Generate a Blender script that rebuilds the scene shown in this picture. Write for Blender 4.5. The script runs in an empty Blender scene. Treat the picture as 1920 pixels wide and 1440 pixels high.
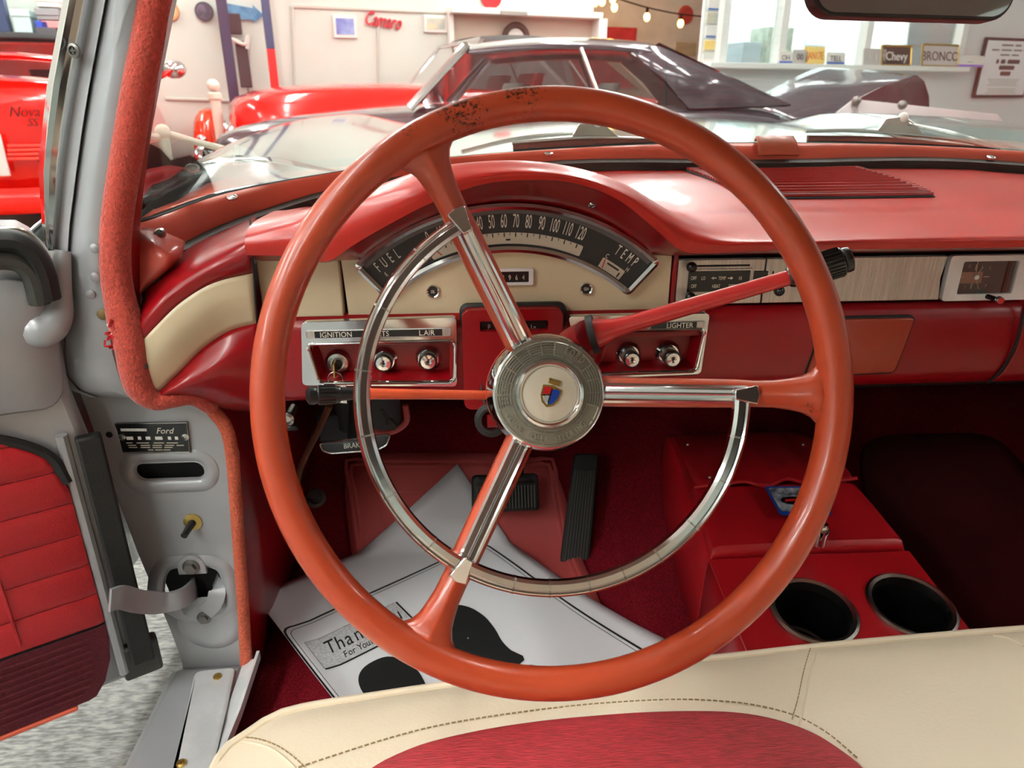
import bpy, bmesh, math, random
from mathutils import Vector as V, Matrix
from mathutils.geometry import tessellate_polygon
random.seed(7)
rad = math.radians
scene = bpy.context.scene
COL = scene.collection

# ------------------------------------------------------------------ camera
CAM = V((0.0, 0.0, 1.10)); PITCH, YAW, FPX = rad(22.0), rad(4.0), 1331.0
FW = V((math.sin(YAW)*math.cos(PITCH), math.cos(YAW)*math.cos(PITCH), -math.sin(PITCH)))
RT = V((math.cos(YAW), -math.sin(YAW), 0)); UP = RT.cross(FW)
cd = bpy.data.cameras.new('camera'); cam = bpy.data.objects.new('camera', cd); COL.objects.link(cam)
cd.sensor_width = 36.0; cd.lens = 36.0*FPX/1920.0; cd.clip_start = 0.02; cd.clip_end = 100
cd.dof.use_dof = True; cd.dof.focus_distance = 0.72; cd.dof.aperture_fstop = 11.0
M = Matrix((RT, UP, -FW)).transposed().to_4x4(); M.translation = CAM
cam.matrix_world = M
scene.camera = cam

# ------------------------------------------------------------------ exposure, world
vs = scene.view_settings
scene.display_settings.display_device = 'sRGB'
vs.view_transform = 'Standard'; vs.look = 'None'; vs.gamma = 1.0; vs.use_curve_mapping = False
vs.exposure = 0.45
w = bpy.data.worlds.new('world'); scene.world = w; w.use_nodes = True
w.node_tree.nodes['Background'].inputs[0].default_value = (0.9, 0.95, 1.0, 1)
w.node_tree.nodes['Background'].inputs[1].default_value = 0.3
GZ = 0.10            # garage floor height

# ------------------------------------------------------------------ geometry helpers
def ray(px, py):
    return RT*((px-960)/FPX) - UP*((py-720)/FPX) + FW
def onp(px, py, p0, n):
    d = ray(px, py); return CAM + d*((V(p0)-CAM).dot(V(n))/d.dot(V(n)))
def aY(px, py, y): return onp(px, py, (0, y, 0), (0, 1, 0))
def aX(px, py, x): return onp(px, py, (x, 0, 0), (1, 0, 0))
def aZ(px, py, z): return onp(px, py, (0, 0, z), (0, 0, 1))
def lerp(a, b, t): return a + (b-a)*t
def interp(tab, x):
    if x <= tab[0][0]: return tab[0][1]
    for (x0, y0), (x1, y1) in zip(tab, tab[1:]):
        if x <= x1: return y0 + (y1-y0)*(x-x0)/(x1-x0)
    return tab[-1][1]
def sinterp(tab, x):
    """smooth (Catmull-Rom) table lookup"""
    n = len(tab)
    if x <= tab[0][0]: return tab[0][1]
    if x >= tab[-1][0]: return tab[-1][1]
    for i in range(n-1):
        if x <= tab[i+1][0]:
            x0, y0 = tab[i]; x1, y1 = tab[i+1]
            m0 = (y1-tab[i-1][1])/(x1-tab[i-1][0]) if i > 0 else (y1-y0)/(x1-x0)
            m1 = (tab[i+2][1]-y0)/(tab[i+2][0]-x0) if i+2 < n else (y1-y0)/(x1-x0)
            h = x1-x0; t = (x-x0)/h
            return (2*t**3-3*t*t+1)*y0+(t**3-2*t*t+t)*h*m0+(-2*t**3+3*t*t)*y1+(t**3-t*t)*h*m1
def cr(pts, n=6, closed=False):
    pts = [V(p) for p in pts]; out = []; N = len(pts)
    rng = range(N) if closed else range(N-1)
    for i in rng:
        p1, p2 = pts[i], pts[(i+1) % N]
        p0 = pts[i-1] if (closed or i > 0) else p1*2-p2
        p3 = pts[(i+2) % N] if (closed or i+2 < N) else p2*2-p1
        for k in range(n):
            t = k/n
            out.append(0.5*((2*p1)+(p2-p0)*t+(2*p0-5*p1+4*p2-p3)*t*t+(3*p1-p0-3*p2+p3)*t**3))
    if not closed: out.append(pts[-1].copy())
    return out
def rrect(x0, y0, x1, y1, r, n=5):
    o = []
    for cx, cy, a0 in ((x1-r, y0+r, -90), (x1-r, y1-r, 0), (x0+r, y1-r, 90), (x0+r, y0+r, 180)):
        for k in range(n+1):
            a = rad(a0+90*k/n); o.append((cx+r*math.cos(a), cy+r*math.sin(a)))
    return o
def rpoly(pts, r, n=4):
    """round the corners of a 2-D polygon"""
    o = []; N = len(pts)
    for i in range(N):
        p, a, b = V(pts[i]).to_2d(), V(pts[i-1]).to_2d(), V(pts[(i+1) % N]).to_2d()
        ra = min(r, (a-p).length*.45); rb = min(r, (b-p).length*.45)
        s, e = p+(a-p).normalized()*ra, p+(b-p).normalized()*rb
        for k in range(n+1):
            t = k/n; q = s*(1-t)**2+p*2*t*(1-t)+e*t*t; o.append((q.x, q.y))
    return o
def ring2(n, a, b=None, e=1.0):
    b = b or a; o = []
    for k in range(n):
        t = 2*math.pi*k/n; c, s = math.cos(t), math.sin(t)
        o.append((a*math.copysign(abs(c)**e, c), b*math.copysign(abs(s)**e, s)))
    return o

class Fr:
    """a frame: origin and three axes"""
    def __init__(s, o, x, y, z=None):
        s.o = V(o); s.x = V(x).normalized(); s.y = V(y).normalized()
        s.z = V(z).normalized() if z else s.x.cross(s.y).normalized()
    def p(s, a, b, c=0.0): return s.o+s.x*a+s.y*b+s.z*c
    def at(s, a, b, c=0.0): return Fr(s.p(a, b, c), s.x, s.y, s.z)
    def rot(s, ang):
        c, n = math.cos(ang), math.sin(ang)
        return Fr(s.o, s.x*c+s.y*n, s.y*c-s.x*n, s.z)
WORLD = Fr((0, 0, 0), (1, 0, 0), (0, 1, 0))
def FY(y, x=0, z=0): return Fr((x, y, z), (1, 0, 0), (0, 0, 1), (0, -1, 0))   # faces the driver

class MB:
    def __init__(s): s.v = []; s.f = []
    def add(s, vs, fs):
        b = len(s.v); s.v += [tuple(p) for p in vs]; s.f += [tuple(i+b for i in f) for f in fs]; return s
    def box(s, c, size, fr=WORLD):
        x, y, z = [k/2 for k in size]
        vs = [fr.p(c[0]+a*x, c[1]+b*y, c[2]+d*z) for d in (-1, 1) for b in (-1, 1) for a in (-1, 1)]
        return s.add(vs, [(0, 2, 3, 1), (4, 5, 7, 6), (0, 1, 5, 4), (2, 6, 7, 3), (0, 4, 6, 2), (1, 3, 7, 5)])
    def prism(s, poly, fr, h0, h1):
        n = len(poly)
        vs = [fr.p(a, b, h0) for a, b in poly]+[fr.p(a, b, h1) for a, b in poly]
        return s.add(vs, [tuple(range(n-1, -1, -1)), tuple(range(n, 2*n))]+[(i, (i+1) % n, n+(i+1) % n, n+i) for i in range(n)])
    def dome(s, poly, fr, h0, h1, inset, h2=None):
        """prism whose top edge is chamfered"""
        n = len(poly); c = V((sum(p[0] for p in poly)/n, sum(p[1] for p in poly)/n))
        def ins(p, d):
            q = V(p)-c; L = q.length; return c+q*((L-d)/L)
        rows = [[fr.p(a, b, h0) for a, b in poly], [fr.p(a, b, h1) for a, b in poly]]
        q = [ins(p, inset*.4) for p in poly]; rows.append([fr.p(a, b, lerp(h1, h2 or h1+inset, .7)) for a, b in q])
        q = [ins(p, inset) for p in poly]; rows.append([fr.p(a, b, h2 or h1+inset) for a, b in q])
        return s.loft(rows, True, True)
    def loft(s, rows, closed=True, cap=False, wrap=False):
        m = len(rows[0]); R = len(rows); vs = [p for r in rows for p in r]; fs = []
        for i in range(R if wrap else R-1):
            i2 = (i+1) % R
            for j in range(m if closed else m-1):
                k = (j+1) % m; fs.append((i*m+j, i*m+k, i2*m+k, i2*m+j))
        if cap: fs += [tuple(range(m-1, -1, -1)), tuple((R-1)*m+j for j in range(m))]
        return s.add(vs, fs)
    def grid(s, rows): return s.loft(rows, False)
    def sweep(s, path, sec, closed=False, cap=True, up=None, scale=None):
        path = [V(p) for p in path]; N = len(path); rows = []; n = None
        for i in range(N):
            a = path[i-1] if (closed or i > 0) else path[i]
            b = path[(i+1) % N] if (closed or i < N-1) else path[i]
            t = (b-a).normalized()
            if up is not None:
                u = up[i] if isinstance(up, list) else V(up)
                n = (u-t*u.dot(t)).normalized()
            elif n is None:
                u = V((0, 0, 1)) if abs(t.z) < .9 else V((1, 0, 0)); n = (u-t*u.dot(t)).normalized()
            else: n = (n-t*n.dot(t)).normalized()
            bn = t.cross(n); k = scale[i] if scale else 1.0
            sc = sec[i] if isinstance(sec[0][0], (list, tuple)) else sec
            rows.append([path[i]+n*(q[0]*k)+bn*(q[1]*k) for q in sc])
        return s.loft(rows, True, cap and not closed, closed)
    def tube(s, path, r, seg=10, closed=False, cap=True):
        if isinstance(r, (int, float)): return s.sweep(path, ring2(seg, r), closed, cap)
        return s.sweep(path, ring2(seg, 1.0), closed, cap, None, list(r))
    def lathe(s, prof, fr, seg=28):
        """prof: (radius, height along fr.z)"""
        rows = [[fr.p(r*math.cos(2*math.pi*k/seg), r*math.sin(2*math.pi*k/seg), h) for k in range(seg)] for r, h in prof]
        s.loft(rows, True, False); m = len(s.v); n = seg
        if prof[0][0] < .0016: s.f.append(tuple(range(m-len(rows)*n, m-len(rows)*n+n)))
        if prof[-1][0] < .0016: s.f.append(tuple(range(m-n, m)))
        return s
    def ball(s, c, r, seg=12, fr=WORLD, sz=1.0):
        f2 = Fr(c, fr.x, fr.y, fr.z); n = max(4, seg//2)
        return s.lathe([(max(r*math.sin(math.pi*k/n), .0004), -r*sz*math.cos(math.pi*k/n)) for k in range(n+1)], f2, seg)
    def holed(s, outer, holes, fr, h0, h1):
        """flat plate with holes and thickness"""
        loops = [outer]+holes; flatp = [q for l in loops for q in l]
        fs = [tuple(t) for t in tessellate_polygon([[V((q[0], q[1], 0)) for q in l] for l in loops])]
        top = [fr.p(q[0], q[1], h1) for q in flatp]; n = len(top); bd = []; k = 0
        for l in loops:
            bd += [(k+i, k+(i+1) % len(l)) for i in range(len(l))]; k += len(l)
        low = [p-fr.z*(h1-h0) for p in top]
        return s.add(top+low, fs+[tuple(n+i for i in reversed(f)) for f in fs]+[(a, b, b+n, a+n) for a, b in bd])
    def text(s, body, fr, size, sx=1.0, depth=.0006, align='CENTER', shear=0.0):
        vs, fs = text_geo(body, shear)
        if not vs: return s
        xs = [p[0] for p in vs]; x0, x1 = min(xs), max(xs)
        off = {'CENTER': (x0+x1)/2, 'LEFT': x0, 'RIGHT': x1}[align]
        return s.add([fr.p((p[0]-off)*size*sx, (p[1]-.35)*size, p[2]*depth) for p in vs], fs)
    def build(s, name, mat, parent=None, smooth=True, ang=38, bevel=0, solid=0, sub=0, label=None, cat=None, group=None, kind=None, seg=2, merge=False, face=None):
        me = bpy.data.meshes.new(name); vs = [V(p) for p in s.v]
        if parent is None:
            lo = [min(p[k] for p in vs) for k in range(3)]; hi = [max(p[k] for p in vs) for k in range(3)]
            org = V(((lo[0]+hi[0])/2, (lo[1]+hi[1])/2, lo[2]))
        else: org = V((0, 0, 0))
        me.from_pydata([p-org for p in vs], [], s.f); me.validate()
        bm = bmesh.new(); bm.from_mesh(me); 
        if merge: bmesh.ops.remove_doubles(bm, verts=bm.verts, dist=1e-5)
        bmesh.ops.recalc_face_normals(bm, faces=bm.faces)
        if solid:      # keep the seen side in place, let the thickness go behind it
            if face is None: face = CAM-sum(vs, V())/len(vs)
            if sum((f.normal*f.calc_area() for f in bm.faces), V()).dot(V(face)) < 0: bmesh.ops.reverse_faces(bm, faces=bm.faces)
        bm.to_mesh(me); bm.free()
        if smooth:
            me.polygons.foreach_set('use_smooth', [True]*len(me.polygons))
            me.set_sharp_from_angle(angle=rad(ang))
        me.materials.append(mat)
        o = bpy.data.objects.new(name, me); COL.objects.link(o)
        if parent is None: o.location = org
        else:
            o.parent = parent
            o.location = -parent.location if parent.type == 'EMPTY' else V((0, 0, 0))
            if parent.type != 'EMPTY' and parent.parent is None: o.location = -parent.location
        if solid:
            m = o.modifiers.new('solid', 'SOLIDIFY'); m.offset = -1; m.thickness = abs(solid)
        if bevel:
            m = o.modifiers.new('bevel', 'BEVEL'); m.width = bevel; m.segments = seg; m.limit_method = 'ANGLE'; m.angle_limit = rad(40)
        if sub:
            m = o.modifiers.new('sub', 'SUBSURF'); m.levels = sub; m.render_levels = sub
        tag(o, label, cat, group, kind)
        return o
def tag(o, label=None, cat=None, group=None, kind=None):
    if label: o['label'] = label
    if cat: o['category'] = cat
    if group: o['group'] = group
    if kind: o['kind'] = kind
    return o
def thing(name, label, cat, loc=(0, 0, 0), group=None, kind=None):
    o = bpy.data.objects.new(name, None); COL.objects.link(o); o.location = loc; o.empty_display_size = .05
    return tag(o, label, cat, group, kind)
_tc = {}
def text_geo(body, shear=0.0):
    if (body, shear) not in _tc:
        cu = bpy.data.curves.new('lettering', 'FONT'); cu.body = body; cu.size = 1.0; cu.extrude = .5
        cu.resolution_u = 3; cu.shear = shear
        ob = bpy.data.objects.new('lettering', cu); COL.objects.link(ob)
        dg = bpy.context.evaluated_depsgraph_get()
        me = bpy.data.meshes.new_from_object(ob.evaluated_get(dg))
        _tc[(body, shear)] = ([tuple(v.co) for v in me.vertices], [tuple(p.vertices) for p in me.polygons])
        bpy.data.objects.remove(ob); bpy.data.curves.remove(cu); bpy.data.meshes.remove(me)
    return _tc[(body, shear)]

# ------------------------------------------------------------------ materials
def lin(c):
    return tuple(((k/255.)/12.92 if k/255. <= .04045 else ((k/255.+.055)/1.055)**2.4) for k in c)+(1.0,)
def mat(name, rgb, rough=.5, metal=0.0, spec=.5, coat=0.0, var=0.0, vscale=6.0, bump=0.0, bscale=200.0, stretch=None,
        emit=0.0, sheen=0.0, rgb2=None, mscale=None, detail=3.0):
    m = bpy.data.materials.new(name); m.use_nodes = True; nt = m.node_tree; N = nt.nodes; L = nt.links
    b = N['Principled BSDF']; c = lin(rgb)
    b.inputs['Base Color'].default_value = c; b.inputs['Roughness'].default_value = rough
    b.inputs['Metallic'].default_value = metal; b.inputs['Specular IOR Level'].default_value = spec
    b.inputs['Coat Weight'].default_value = coat; b.inputs['Coat Roughness'].default_value = .08
    if sheen: b.inputs['Sheen Weight'].default_value = sheen
    if emit:
        b.inputs['Emission Color'].default_value = c; b.inputs['Emission Strength'].default_value = emit
    if var or bump or rgb2:
        g = N.new('ShaderNodeNewGeometry'); mp = N.new('ShaderNodeMapping'); L.new(g.outputs['Position'], mp.inputs['Vector'])
        if stretch: mp.inputs['Scale'].default_value = stretch
    if var or rgb2:
        n = N.new('ShaderNodeTexNoise'); n.inputs['Scale'].default_value = vscale; n.inputs['Detail'].default_value = detail
        L.new(mp.outputs[0], n.inputs['Vector']); r = N.new('ShaderNodeValToRGB'); L.new(n.outputs['Fac'], r.inputs[0])
        if rgb2: c0, c1 = lin(rgb2), c
        else: c0, c1 = tuple(max(0, k*(1-var)) for k in c[:3])+(1,), tuple(min(1, k*(1+var)) for k in c[:3])+(1,)
        r.color_ramp.elements[0].color = c0; r.color_ramp.elements[1].color = c1
        r.color_ramp.elements[0].position = .35; r.color_ramp.elements[1].position = .65
        L.new(r.outputs[0], b.inputs['Base Color'])
    if bump:
        n2 = N.new('ShaderNodeTexNoise'); n2.inputs['Scale'].default_value = bscale; n2.inputs['Detail'].default_value = 2
        L.new(mp.outputs[0], n2.inputs['Vector']); bp = N.new('ShaderNodeBump'); bp.inputs['Strength'].default_value = bump
        bp.inputs['Distance'].default_value = .002
        L.new(n2.outputs['Fac'], bp.inputs['Height']); L.new(bp.outputs[0], b.inputs['Normal'])
    return m
def glassmat(name, tint=(250, 252, 250), fac=.05, rough=0.0):
    m = bpy.data.materials.new(name); m.use_nodes = True; nt = m.node_tree; N = nt.nodes; L = nt.links
    for n in list(N): N.remove(n)
    out = N.new('ShaderNodeOutputMaterial'); mx = N.new('ShaderNodeMixShader'); t = N.new('ShaderNodeBsdfTransparent'); g = N.new('ShaderNodeBsdfGlossy')
    t.inputs[0].default_value = lin(tint); g.inputs['Roughness'].default_value = rough
    fr = N.new('ShaderNodeFresnel'); fr.inputs['IOR'].default_value = 1.35
    ma = N.new('ShaderNodeMath'); ma.operation = 'MULTIPLY_ADD'; ma.inputs[1].default_value = .9; ma.inputs[2].default_value = fac
    L.new(fr.outputs[0], ma.inputs[0]); L.new(ma.outputs[0], mx.inputs[0])
    L.new(t.outputs[0], mx.inputs[1]); L.new(g.outputs[0], mx.inputs[2]); L.new(mx.outputs[0], out.inputs[0])
    return m
def emat(name, rgb, strength):
    m = bpy.data.materials.new(name); m.use_nodes = True; nt = m.node_tree; N = nt.nodes
    b = N['Principled BSDF']; b.inputs['Base Color'].default_value = (.8, .8, .8, 1)
    b.inputs['Emission Color'].default_value = lin(rgb); b.inputs['Emission Strength'].default_value = strength
    return m
def worn(name, rgb, dark, spots, rough=.33, scale=90):
    """plastic with dark cracks around given points (worn grips)"""
    m = mat(name, rgb, rough, spec=.5, coat=.25); nt = m.node_tree; N = nt.nodes; L = nt.links; b = N['Principled BSDF']
    g = N.new('ShaderNodeNewGeometry'); acc = None
    for p, r, amt in spots:
        d = N.new('ShaderNodeVectorMath'); d.operation = 'DISTANCE'; d.inputs[1].default_value = p; L.new(g.outputs['Position'], d.inputs[0])
        mr = N.new('ShaderNodeMapRange'); mr.inputs[1].default_value = r; mr.inputs[2].default_value = r*.2; mr.inputs[4].default_value = amt
        mr.inputs[3].default_value = 0.0
        L.new(d.outputs['Value'], mr.inputs[0])
        if acc is None: acc = mr.outputs[0]
        else:
            mx = N.new('ShaderNodeMath'); mx.operation = 'MAXIMUM'; L.new(acc, mx.inputs[0]); L.new(mr.outputs[0], mx.inputs[1]); acc = mx.outputs[0]
    n = N.new('ShaderNodeTexNoise'); n.inputs['Scale'].default_value = scale; n.inputs['Detail'].default_value = 8; n.inputs['Roughness'].default_value = .75
    L.new(g.outputs['Position'], n.inputs['Vector'])
    a = N.new('ShaderNodeMath'); a.operation = 'ADD'; L.new(acc, a.inputs[0]); L.new(n.outputs['Fac'], a.inputs[1])
    rp = N.new('ShaderNodeValToRGB'); rp.color_ramp.elements[0].position = .93; rp.color_ramp.elements[1].position = .97
    rp.color_ramp.elements[0].color = lin(rgb); rp.color_ramp.elements[1].color = lin(dark)
    L.new(a.outputs[0], rp.inputs[0]); L.new(rp.outputs[0], b.inputs['Base Color'])
    return m

K = {}
K['red'] = mat('red_enamel', (132, 5, 14), .30, coat=.15, spec=.35, var=.05, vscale=3)
K['redpad'] = mat('red_dash_pad', (176, 34, 24), .36, coat=.15, spec=.4, bump=.05, bscale=900)
K['coral'] = mat('coral_enamel', (238, 108, 82), .45, coat=.1)
K['orange'] = mat('orange_red_plastic', (196, 74, 38), .34, coat=.2)
K['ashtray'] = mat('faded_orange_red', (150, 48, 22), .4, coat=.2)
K['cream'] = mat('cream_enamel', (212, 194, 160), .38, coat=.25)
K['grey'] = mat('grey_body_paint', (164, 165, 168), .34, metal=.12, coat=.3, var=.06, vscale=9)
K['silver'] = mat('silver_hood_paint', (196, 204, 200), .12, metal=.75, coat=.6)
K['chrome'] = mat('chrome', (225, 225, 226), .09, metal=1.0, bump=.02, bscale=60)
K['chrome2'] = mat('dull_chrome', (205, 203, 198), .25, metal=1.0, bump=.05, bscale=300)
K['alu'] = mat('brushed_aluminium', (200, 198, 192), .36, metal=.9, var=.12, vscale=60, stretch=(6, 1, .25), bump=.25, bscale=500)
K['alu2'] = mat('worn_aluminium_plate', (234, 235, 236), .34, metal=.25, var=.12, vscale=14, bump=.1, bscale=300)
K['hubgrey'] = mat('darkened_hub_metal', (140, 136, 124), .42, metal=.7)  # hub ground toned darker, shade between the ribs put into the colour
K['hubrib'] = mat('lightened_hub_relief', (196, 192, 180), .3, metal=.8)  # same relief toned lighter, so ribs and letters look lit against the ground
K['black'] = mat('black_plastic', (14, 14, 15), .3, coat=.2)
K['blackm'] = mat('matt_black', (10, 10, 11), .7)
K['dial'] = mat('dark_dial', (40, 38, 37), .5)
K['dialpale'] = mat('pale_dial_scale', (196, 184, 164), .6)
K['white'] = mat('white_paint', (232, 230, 224), .5)
K['print'] = mat('pale_print', (225, 216, 200), .6)
K['rubber'] = mat('black_rubber', (22, 21, 20), .6, bump=.15, bscale=400)
K['rubberg'] = mat('aged_grey_rubber', (58, 56, 52), .6, bump=.2, bscale=250)
K['carpet'] = mat('red_loop_carpet', (112, 12, 24), .95, spec=.15, var=.35, vscale=300, bump=1.0, bscale=380)
K['darkcarpet'] = mat('dark_red_carpet', (84, 9, 18), .95, spec=.15, var=.3, vscale=420, bump=.9, bscale=520)
K['matred'] = mat('red_rubber_mat', (190, 80, 78), .55, bump=.1, bscale=300)
K['matdark'] = mat('dark_red_rubber_mat', (84, 14, 22), .6, bump=.1, bscale=300)
K['vinyl'] = mat('red_vinyl', (178, 18, 28), .42, bump=.12, bscale=500, coat=.1)
K['vinyld'] = mat('red_door_vinyl', (186, 26, 34), .46, bump=.15, bscale=500)
K['maroon'] = mat('maroon_kick_carpet', (96, 18, 34), .8, bump=.5, bscale=500, var=.2, vscale=300)
K['leather'] = mat('cream_vinyl', (230, 214, 188), .45, bump=.12, bscale=350, coat=.08)
K['insert'] = mat('red_woven_cloth', (186, 34, 46), .55, rgb2=(140, 14, 24), vscale=330, stretch=(.25, 2.6, 1), bump=.8, bscale=420, spec=.7)
K['thread'] = mat('tan_thread', (150, 128, 92), .8)
K['lace'] = mat('woven_coral_cloth', (178, 64, 48), .9, var=.16, vscale=260, bump=1.0, bscale=330, sheen=.3)
K['lacefade'] = mat('faded_woven_cloth', (196, 92, 66), .9, var=.2, vscale=300, bump=.8, bscale=380)
K['paper'] = mat('white_paper', (242, 242, 245), .8, bump=.25, bscale=22)
K['ink'] = mat('black_ink', (14, 14, 14), .7)
K['inkgrey'] = mat('grey_speckle_ink', (188, 188, 190), .8, rgb2=(216, 216, 218), vscale=260)
K['gold'] = mat('gold_metal', (176, 140, 70), .35, metal=.8)
K['brass'] = mat('brass_zinc', (190, 160, 90), .35, metal=.9)
K['blue'] = mat('blue_enamel', (24, 66, 160), .3, coat=.3)
K['redens'] = mat('bright_red_enamel', (190, 20, 30), .3, coat=.3)
K['whitecream'] = mat('cream_plastic', (226, 216, 196), .25, coat=.4)
K['glass'] = glassmat('windshield_glass')
K['dialglass'] = glassmat('dial_glass', fac=.03)
K['mirror'] = mat('mirror_glass', (200, 200, 205), .03, metal=1.0)
K['steel'] = mat('grey_bolt_steel', (120, 116, 112), .35, metal=.8)
# ------------------------------------------------------------------ garage shell (stands oblique to the car)
GA = rad(17.0)
GE = V((math.cos(GA), math.sin(GA), 0)); GN = V((-math.sin(GA), math.cos(GA), 0)); GUP = V((0, 0, 1))
def gp(a, n, z=0.0): return GE*a+GN*n+GUP*(GZ+z)          # garage coordinates: along wall, away, height
def onwall(px, py, n): return onp(px, py, GN*n, GN)
def WF(n, a=0, z=0): return Fr(GE*a+GN*n+GUP*z, GE, GUP, -GN)   # frame on a wall facing the car
def wa(px, py, n):
    p = onwall(px, py, n); return p.dot(GE), p.z
NB, NW, NR = 8.2, 6.3, 10.5
K['wall'] = mat('white_wall', (208, 215, 206), .7, var=.02, vscale=2)
K['wallw'] = mat('office_wall', (226, 230, 230), .7)
K['wallwarm'] = mat('warm_block_wall', (214, 196, 176), .8, var=.06, vscale=4)
K['ceil'] = mat('ceiling_paint', (225, 226, 222), .8)
K['floor_o'] = mat('orange_floor_paint', (196, 74, 34), .35, var=.08, vscale=2, coat=.2)
K['floor_g'] = mat('pale_grey_floor', (176, 174, 168), .5, var=.06, vscale=3)
K['gcarpet'] = mat('grey_woven_carpet', (178, 178, 174), .95, rgb2=(112, 112, 110), vscale=80, stretch=(.6, 2.4, 1), bump=.7, bscale=320, detail=10)
K['lamp'] = emat('lamp_tube', (246, 250, 246), 60.0)
K['lampo'] = emat('office_lamp_tube', (250, 252, 255), 170.0)
K['lampb'] = emat('warm_bulb', (255, 190, 90), 14.0)
def quadbox(name, a0, a1, n0, n1, z0, z1, m, kind='structure'):
    b = MB(); fr = Fr(gp(0, 0, 0), GE, GN, GUP)
    b.box(((a0+a1)/2, (n0+n1)/2, (z0+z1)/2), (a1-a0, n1-n0, z1-z0), fr)
    return b.build(name, m, kind=kind, smooth=False)
CH = 3.55
quadbox('floor', -9, 11, -7, 12, -.12, 0, K['floor_g'])
quadbox('ceiling', -9, 11, -7, 12, CH, CH+.1, K['ceil'])
quadbox('wall_left', -9.1, -9, -7, 12, 0, CH, K['wall'])
quadbox('wall_right', 11, 11.1, -7, 12, 0, CH, K['wallw'])
quadbox('wall_rear', -9, 11, -7.1, -7, 0, CH, K['wall'])
xo = wa(1112, 40, NB)[0]                               # right end of the white wall
quadbox('wall_back', -9, xo, NB, NB+.15, 0, CH, K['wall'])
xw = wa(1325, 60, NW)[0]
quadbox('wall_alcove', xo-2, xw+6, NR, NR+.15, 0, CH, K['wallwarm'])
# office wall with its window opening
a1w, zs = wa(1600, 128, NW); _, zt = wa(1600, -260, NW)
ar = wa(1800, 60, NW)[0]
zs -= GZ; zt -= GZ
quadbox('wall_office', xw, 11, NW, NW+.12, 0, zs, K['wallw'])
quadbox('wall_office_right', ar+.02, 11, NW, NW+.12, zs, CH, K['wallw'])
quadbox('wall_office_top', xw, ar+.02, NW, NW+.12, zt, CH, K['wallw'])
xi = wa(1345, 60, NW+1.6)[0]
quadbox('wall_office_inner', xi, 11, NW+1.6, NW+1.7, 0, CH, K['wallw'])
b = MB(); b.prism([(xw, NW+.1), (xw+.1, NW+.1), (xi+.1, NW+1.7), (xi, NW+1.7)], Fr(gp(0, 0, 0), GE, GN, GUP), 0, CH); b.build('wall_office_side', K['wallw'], kind='structure', smooth=False)
# window: frame, mullions, sill, panes
win = thing('window_1', 'long white framed office window above a sill lined with license plates', 'window', gp(xw, NW, zs), kind='structure')
K['trimw'] = mat('white_window_trim', (240, 242, 238), .5)
K['pane'] = glassmat('window_pane', (244, 250, 247), .04)
fr0 = Fr(gp(0, 0, 0), GE, GN, GUP)
mulls = [wa(p, 60, NW)[0] for p in (1352, 1462, 1622)]
for a in mulls+[ar]:
    MB().box((a, NW-.01, (zs+zt)/2), (.085, .12, zt-zs), fr0).build('mullion', K['trimw'], win, bevel=.006)
MB().box(((xw+ar)/2, NW-.06, zs+.0), (ar-xw+.1, .24, .05), fr0).build('window_sill', K['trimw'], win, bevel=.006)
ed = mulls+[ar]
for a, c in zip(ed, ed[1:]):
    MB().box(((a+c)/2, NW+.02, (zs+zt)/2), (c-a, .006, zt-zs), fr0).build('pane', K['pane'], win, smooth=False)
# grey carpet around the car, woven tiles
t = thing('carpet', 'grey woven carpet tiles on the showroom floor beside the open car door', 'carpet', (0, 0, GZ))
MB().box((.2, -.6, GZ+.004), (6.0, 4.6, .008)).build('pile', K['gcarpet'], t, smooth=False)
t = thing('painted_floor', 'orange painted floor strip left of the car beyond the open door', 'floor paint', (-3.4, 3.6, GZ))
MB().box((-3.2, 3.6, GZ+.003), (3.4, 3.8, .006)).build('paint_layer', K['floor_o'], t, smooth=False)
# ceiling fittings: housing, tubes
K['lamphouse'] = mat('white_lamp_housing', (235, 235, 232), .4)
spots = [(-4.9, -3.2, 'at the far left, behind the open door'), (-4.9, .8, 'at the far left, abreast of the open door'), (-4.9, 4.8, 'at the far left, over the red open car'), (-1.5, -3.2, 'left of the car, well behind the seat'), (-1.5, -.4, 'just outside the open driver door'), (-3.1, -1.6, 'added to brighten the door jamb and seat, left of the open door'), (-1.5, 2.5, 'over the left front fender'), (-1.5, 5.4, 'over the nose of the grey coupe'), (1.6, 2.4, 'over the silver hood'), (1.6, 5.2, 'over the roof of the grey coupe'), (4.8, 2.4, 'over the clipped display board'), (4.8, -1.6, 'right of the car, behind the seat'), (-3.0, 7.0, 'above the white panelled wall at the left'), (1.0, 7.4, 'above the red convertible with soft top')]  # the fitting left of the open door is added to brighten jamb and seat
for x, y, where in spots:
    o = thing('ceiling_light', 'white ceiling tube light '+where, 'ceiling light', (x, y, GZ+CH-.12), 'ceiling tube lights')
    MB().box((x, y, GZ+CH-.05), (.34, 2.3, .08)).build('housing', K['lamphouse'], o, bevel=.01)
    for dx in (-.09, .09):
        MB().tube([(x+dx, y-1.12, GZ+CH-.115), (x+dx, y+1.12, GZ+CH-.115)], .02, 8).build('tube', K['lamp'], o)

for k, (ac, where) in enumerate(((xw+1.2, 'left pane'), (xw+4.2, 'right pane'))):
    o = thing('ceiling_light', 'white ceiling tube light inside the office behind the '+where, 'ceiling light', gp(ac, NW+.75, CH-.12), 'ceiling tube lights')
    MB().box((ac, NW+.75, CH-.05), (2.6, .34, .08), fr0).build('housing', K['lamphouse'], o, bevel=.01)
    for dn in (-.09, .09): MB().tube([gp(ac-1.25, NW+.75+dn, CH-.115), gp(ac+1.25, NW+.75+dn, CH-.115)], .02, 8).build('tube', K['lampo'], o)
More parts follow.
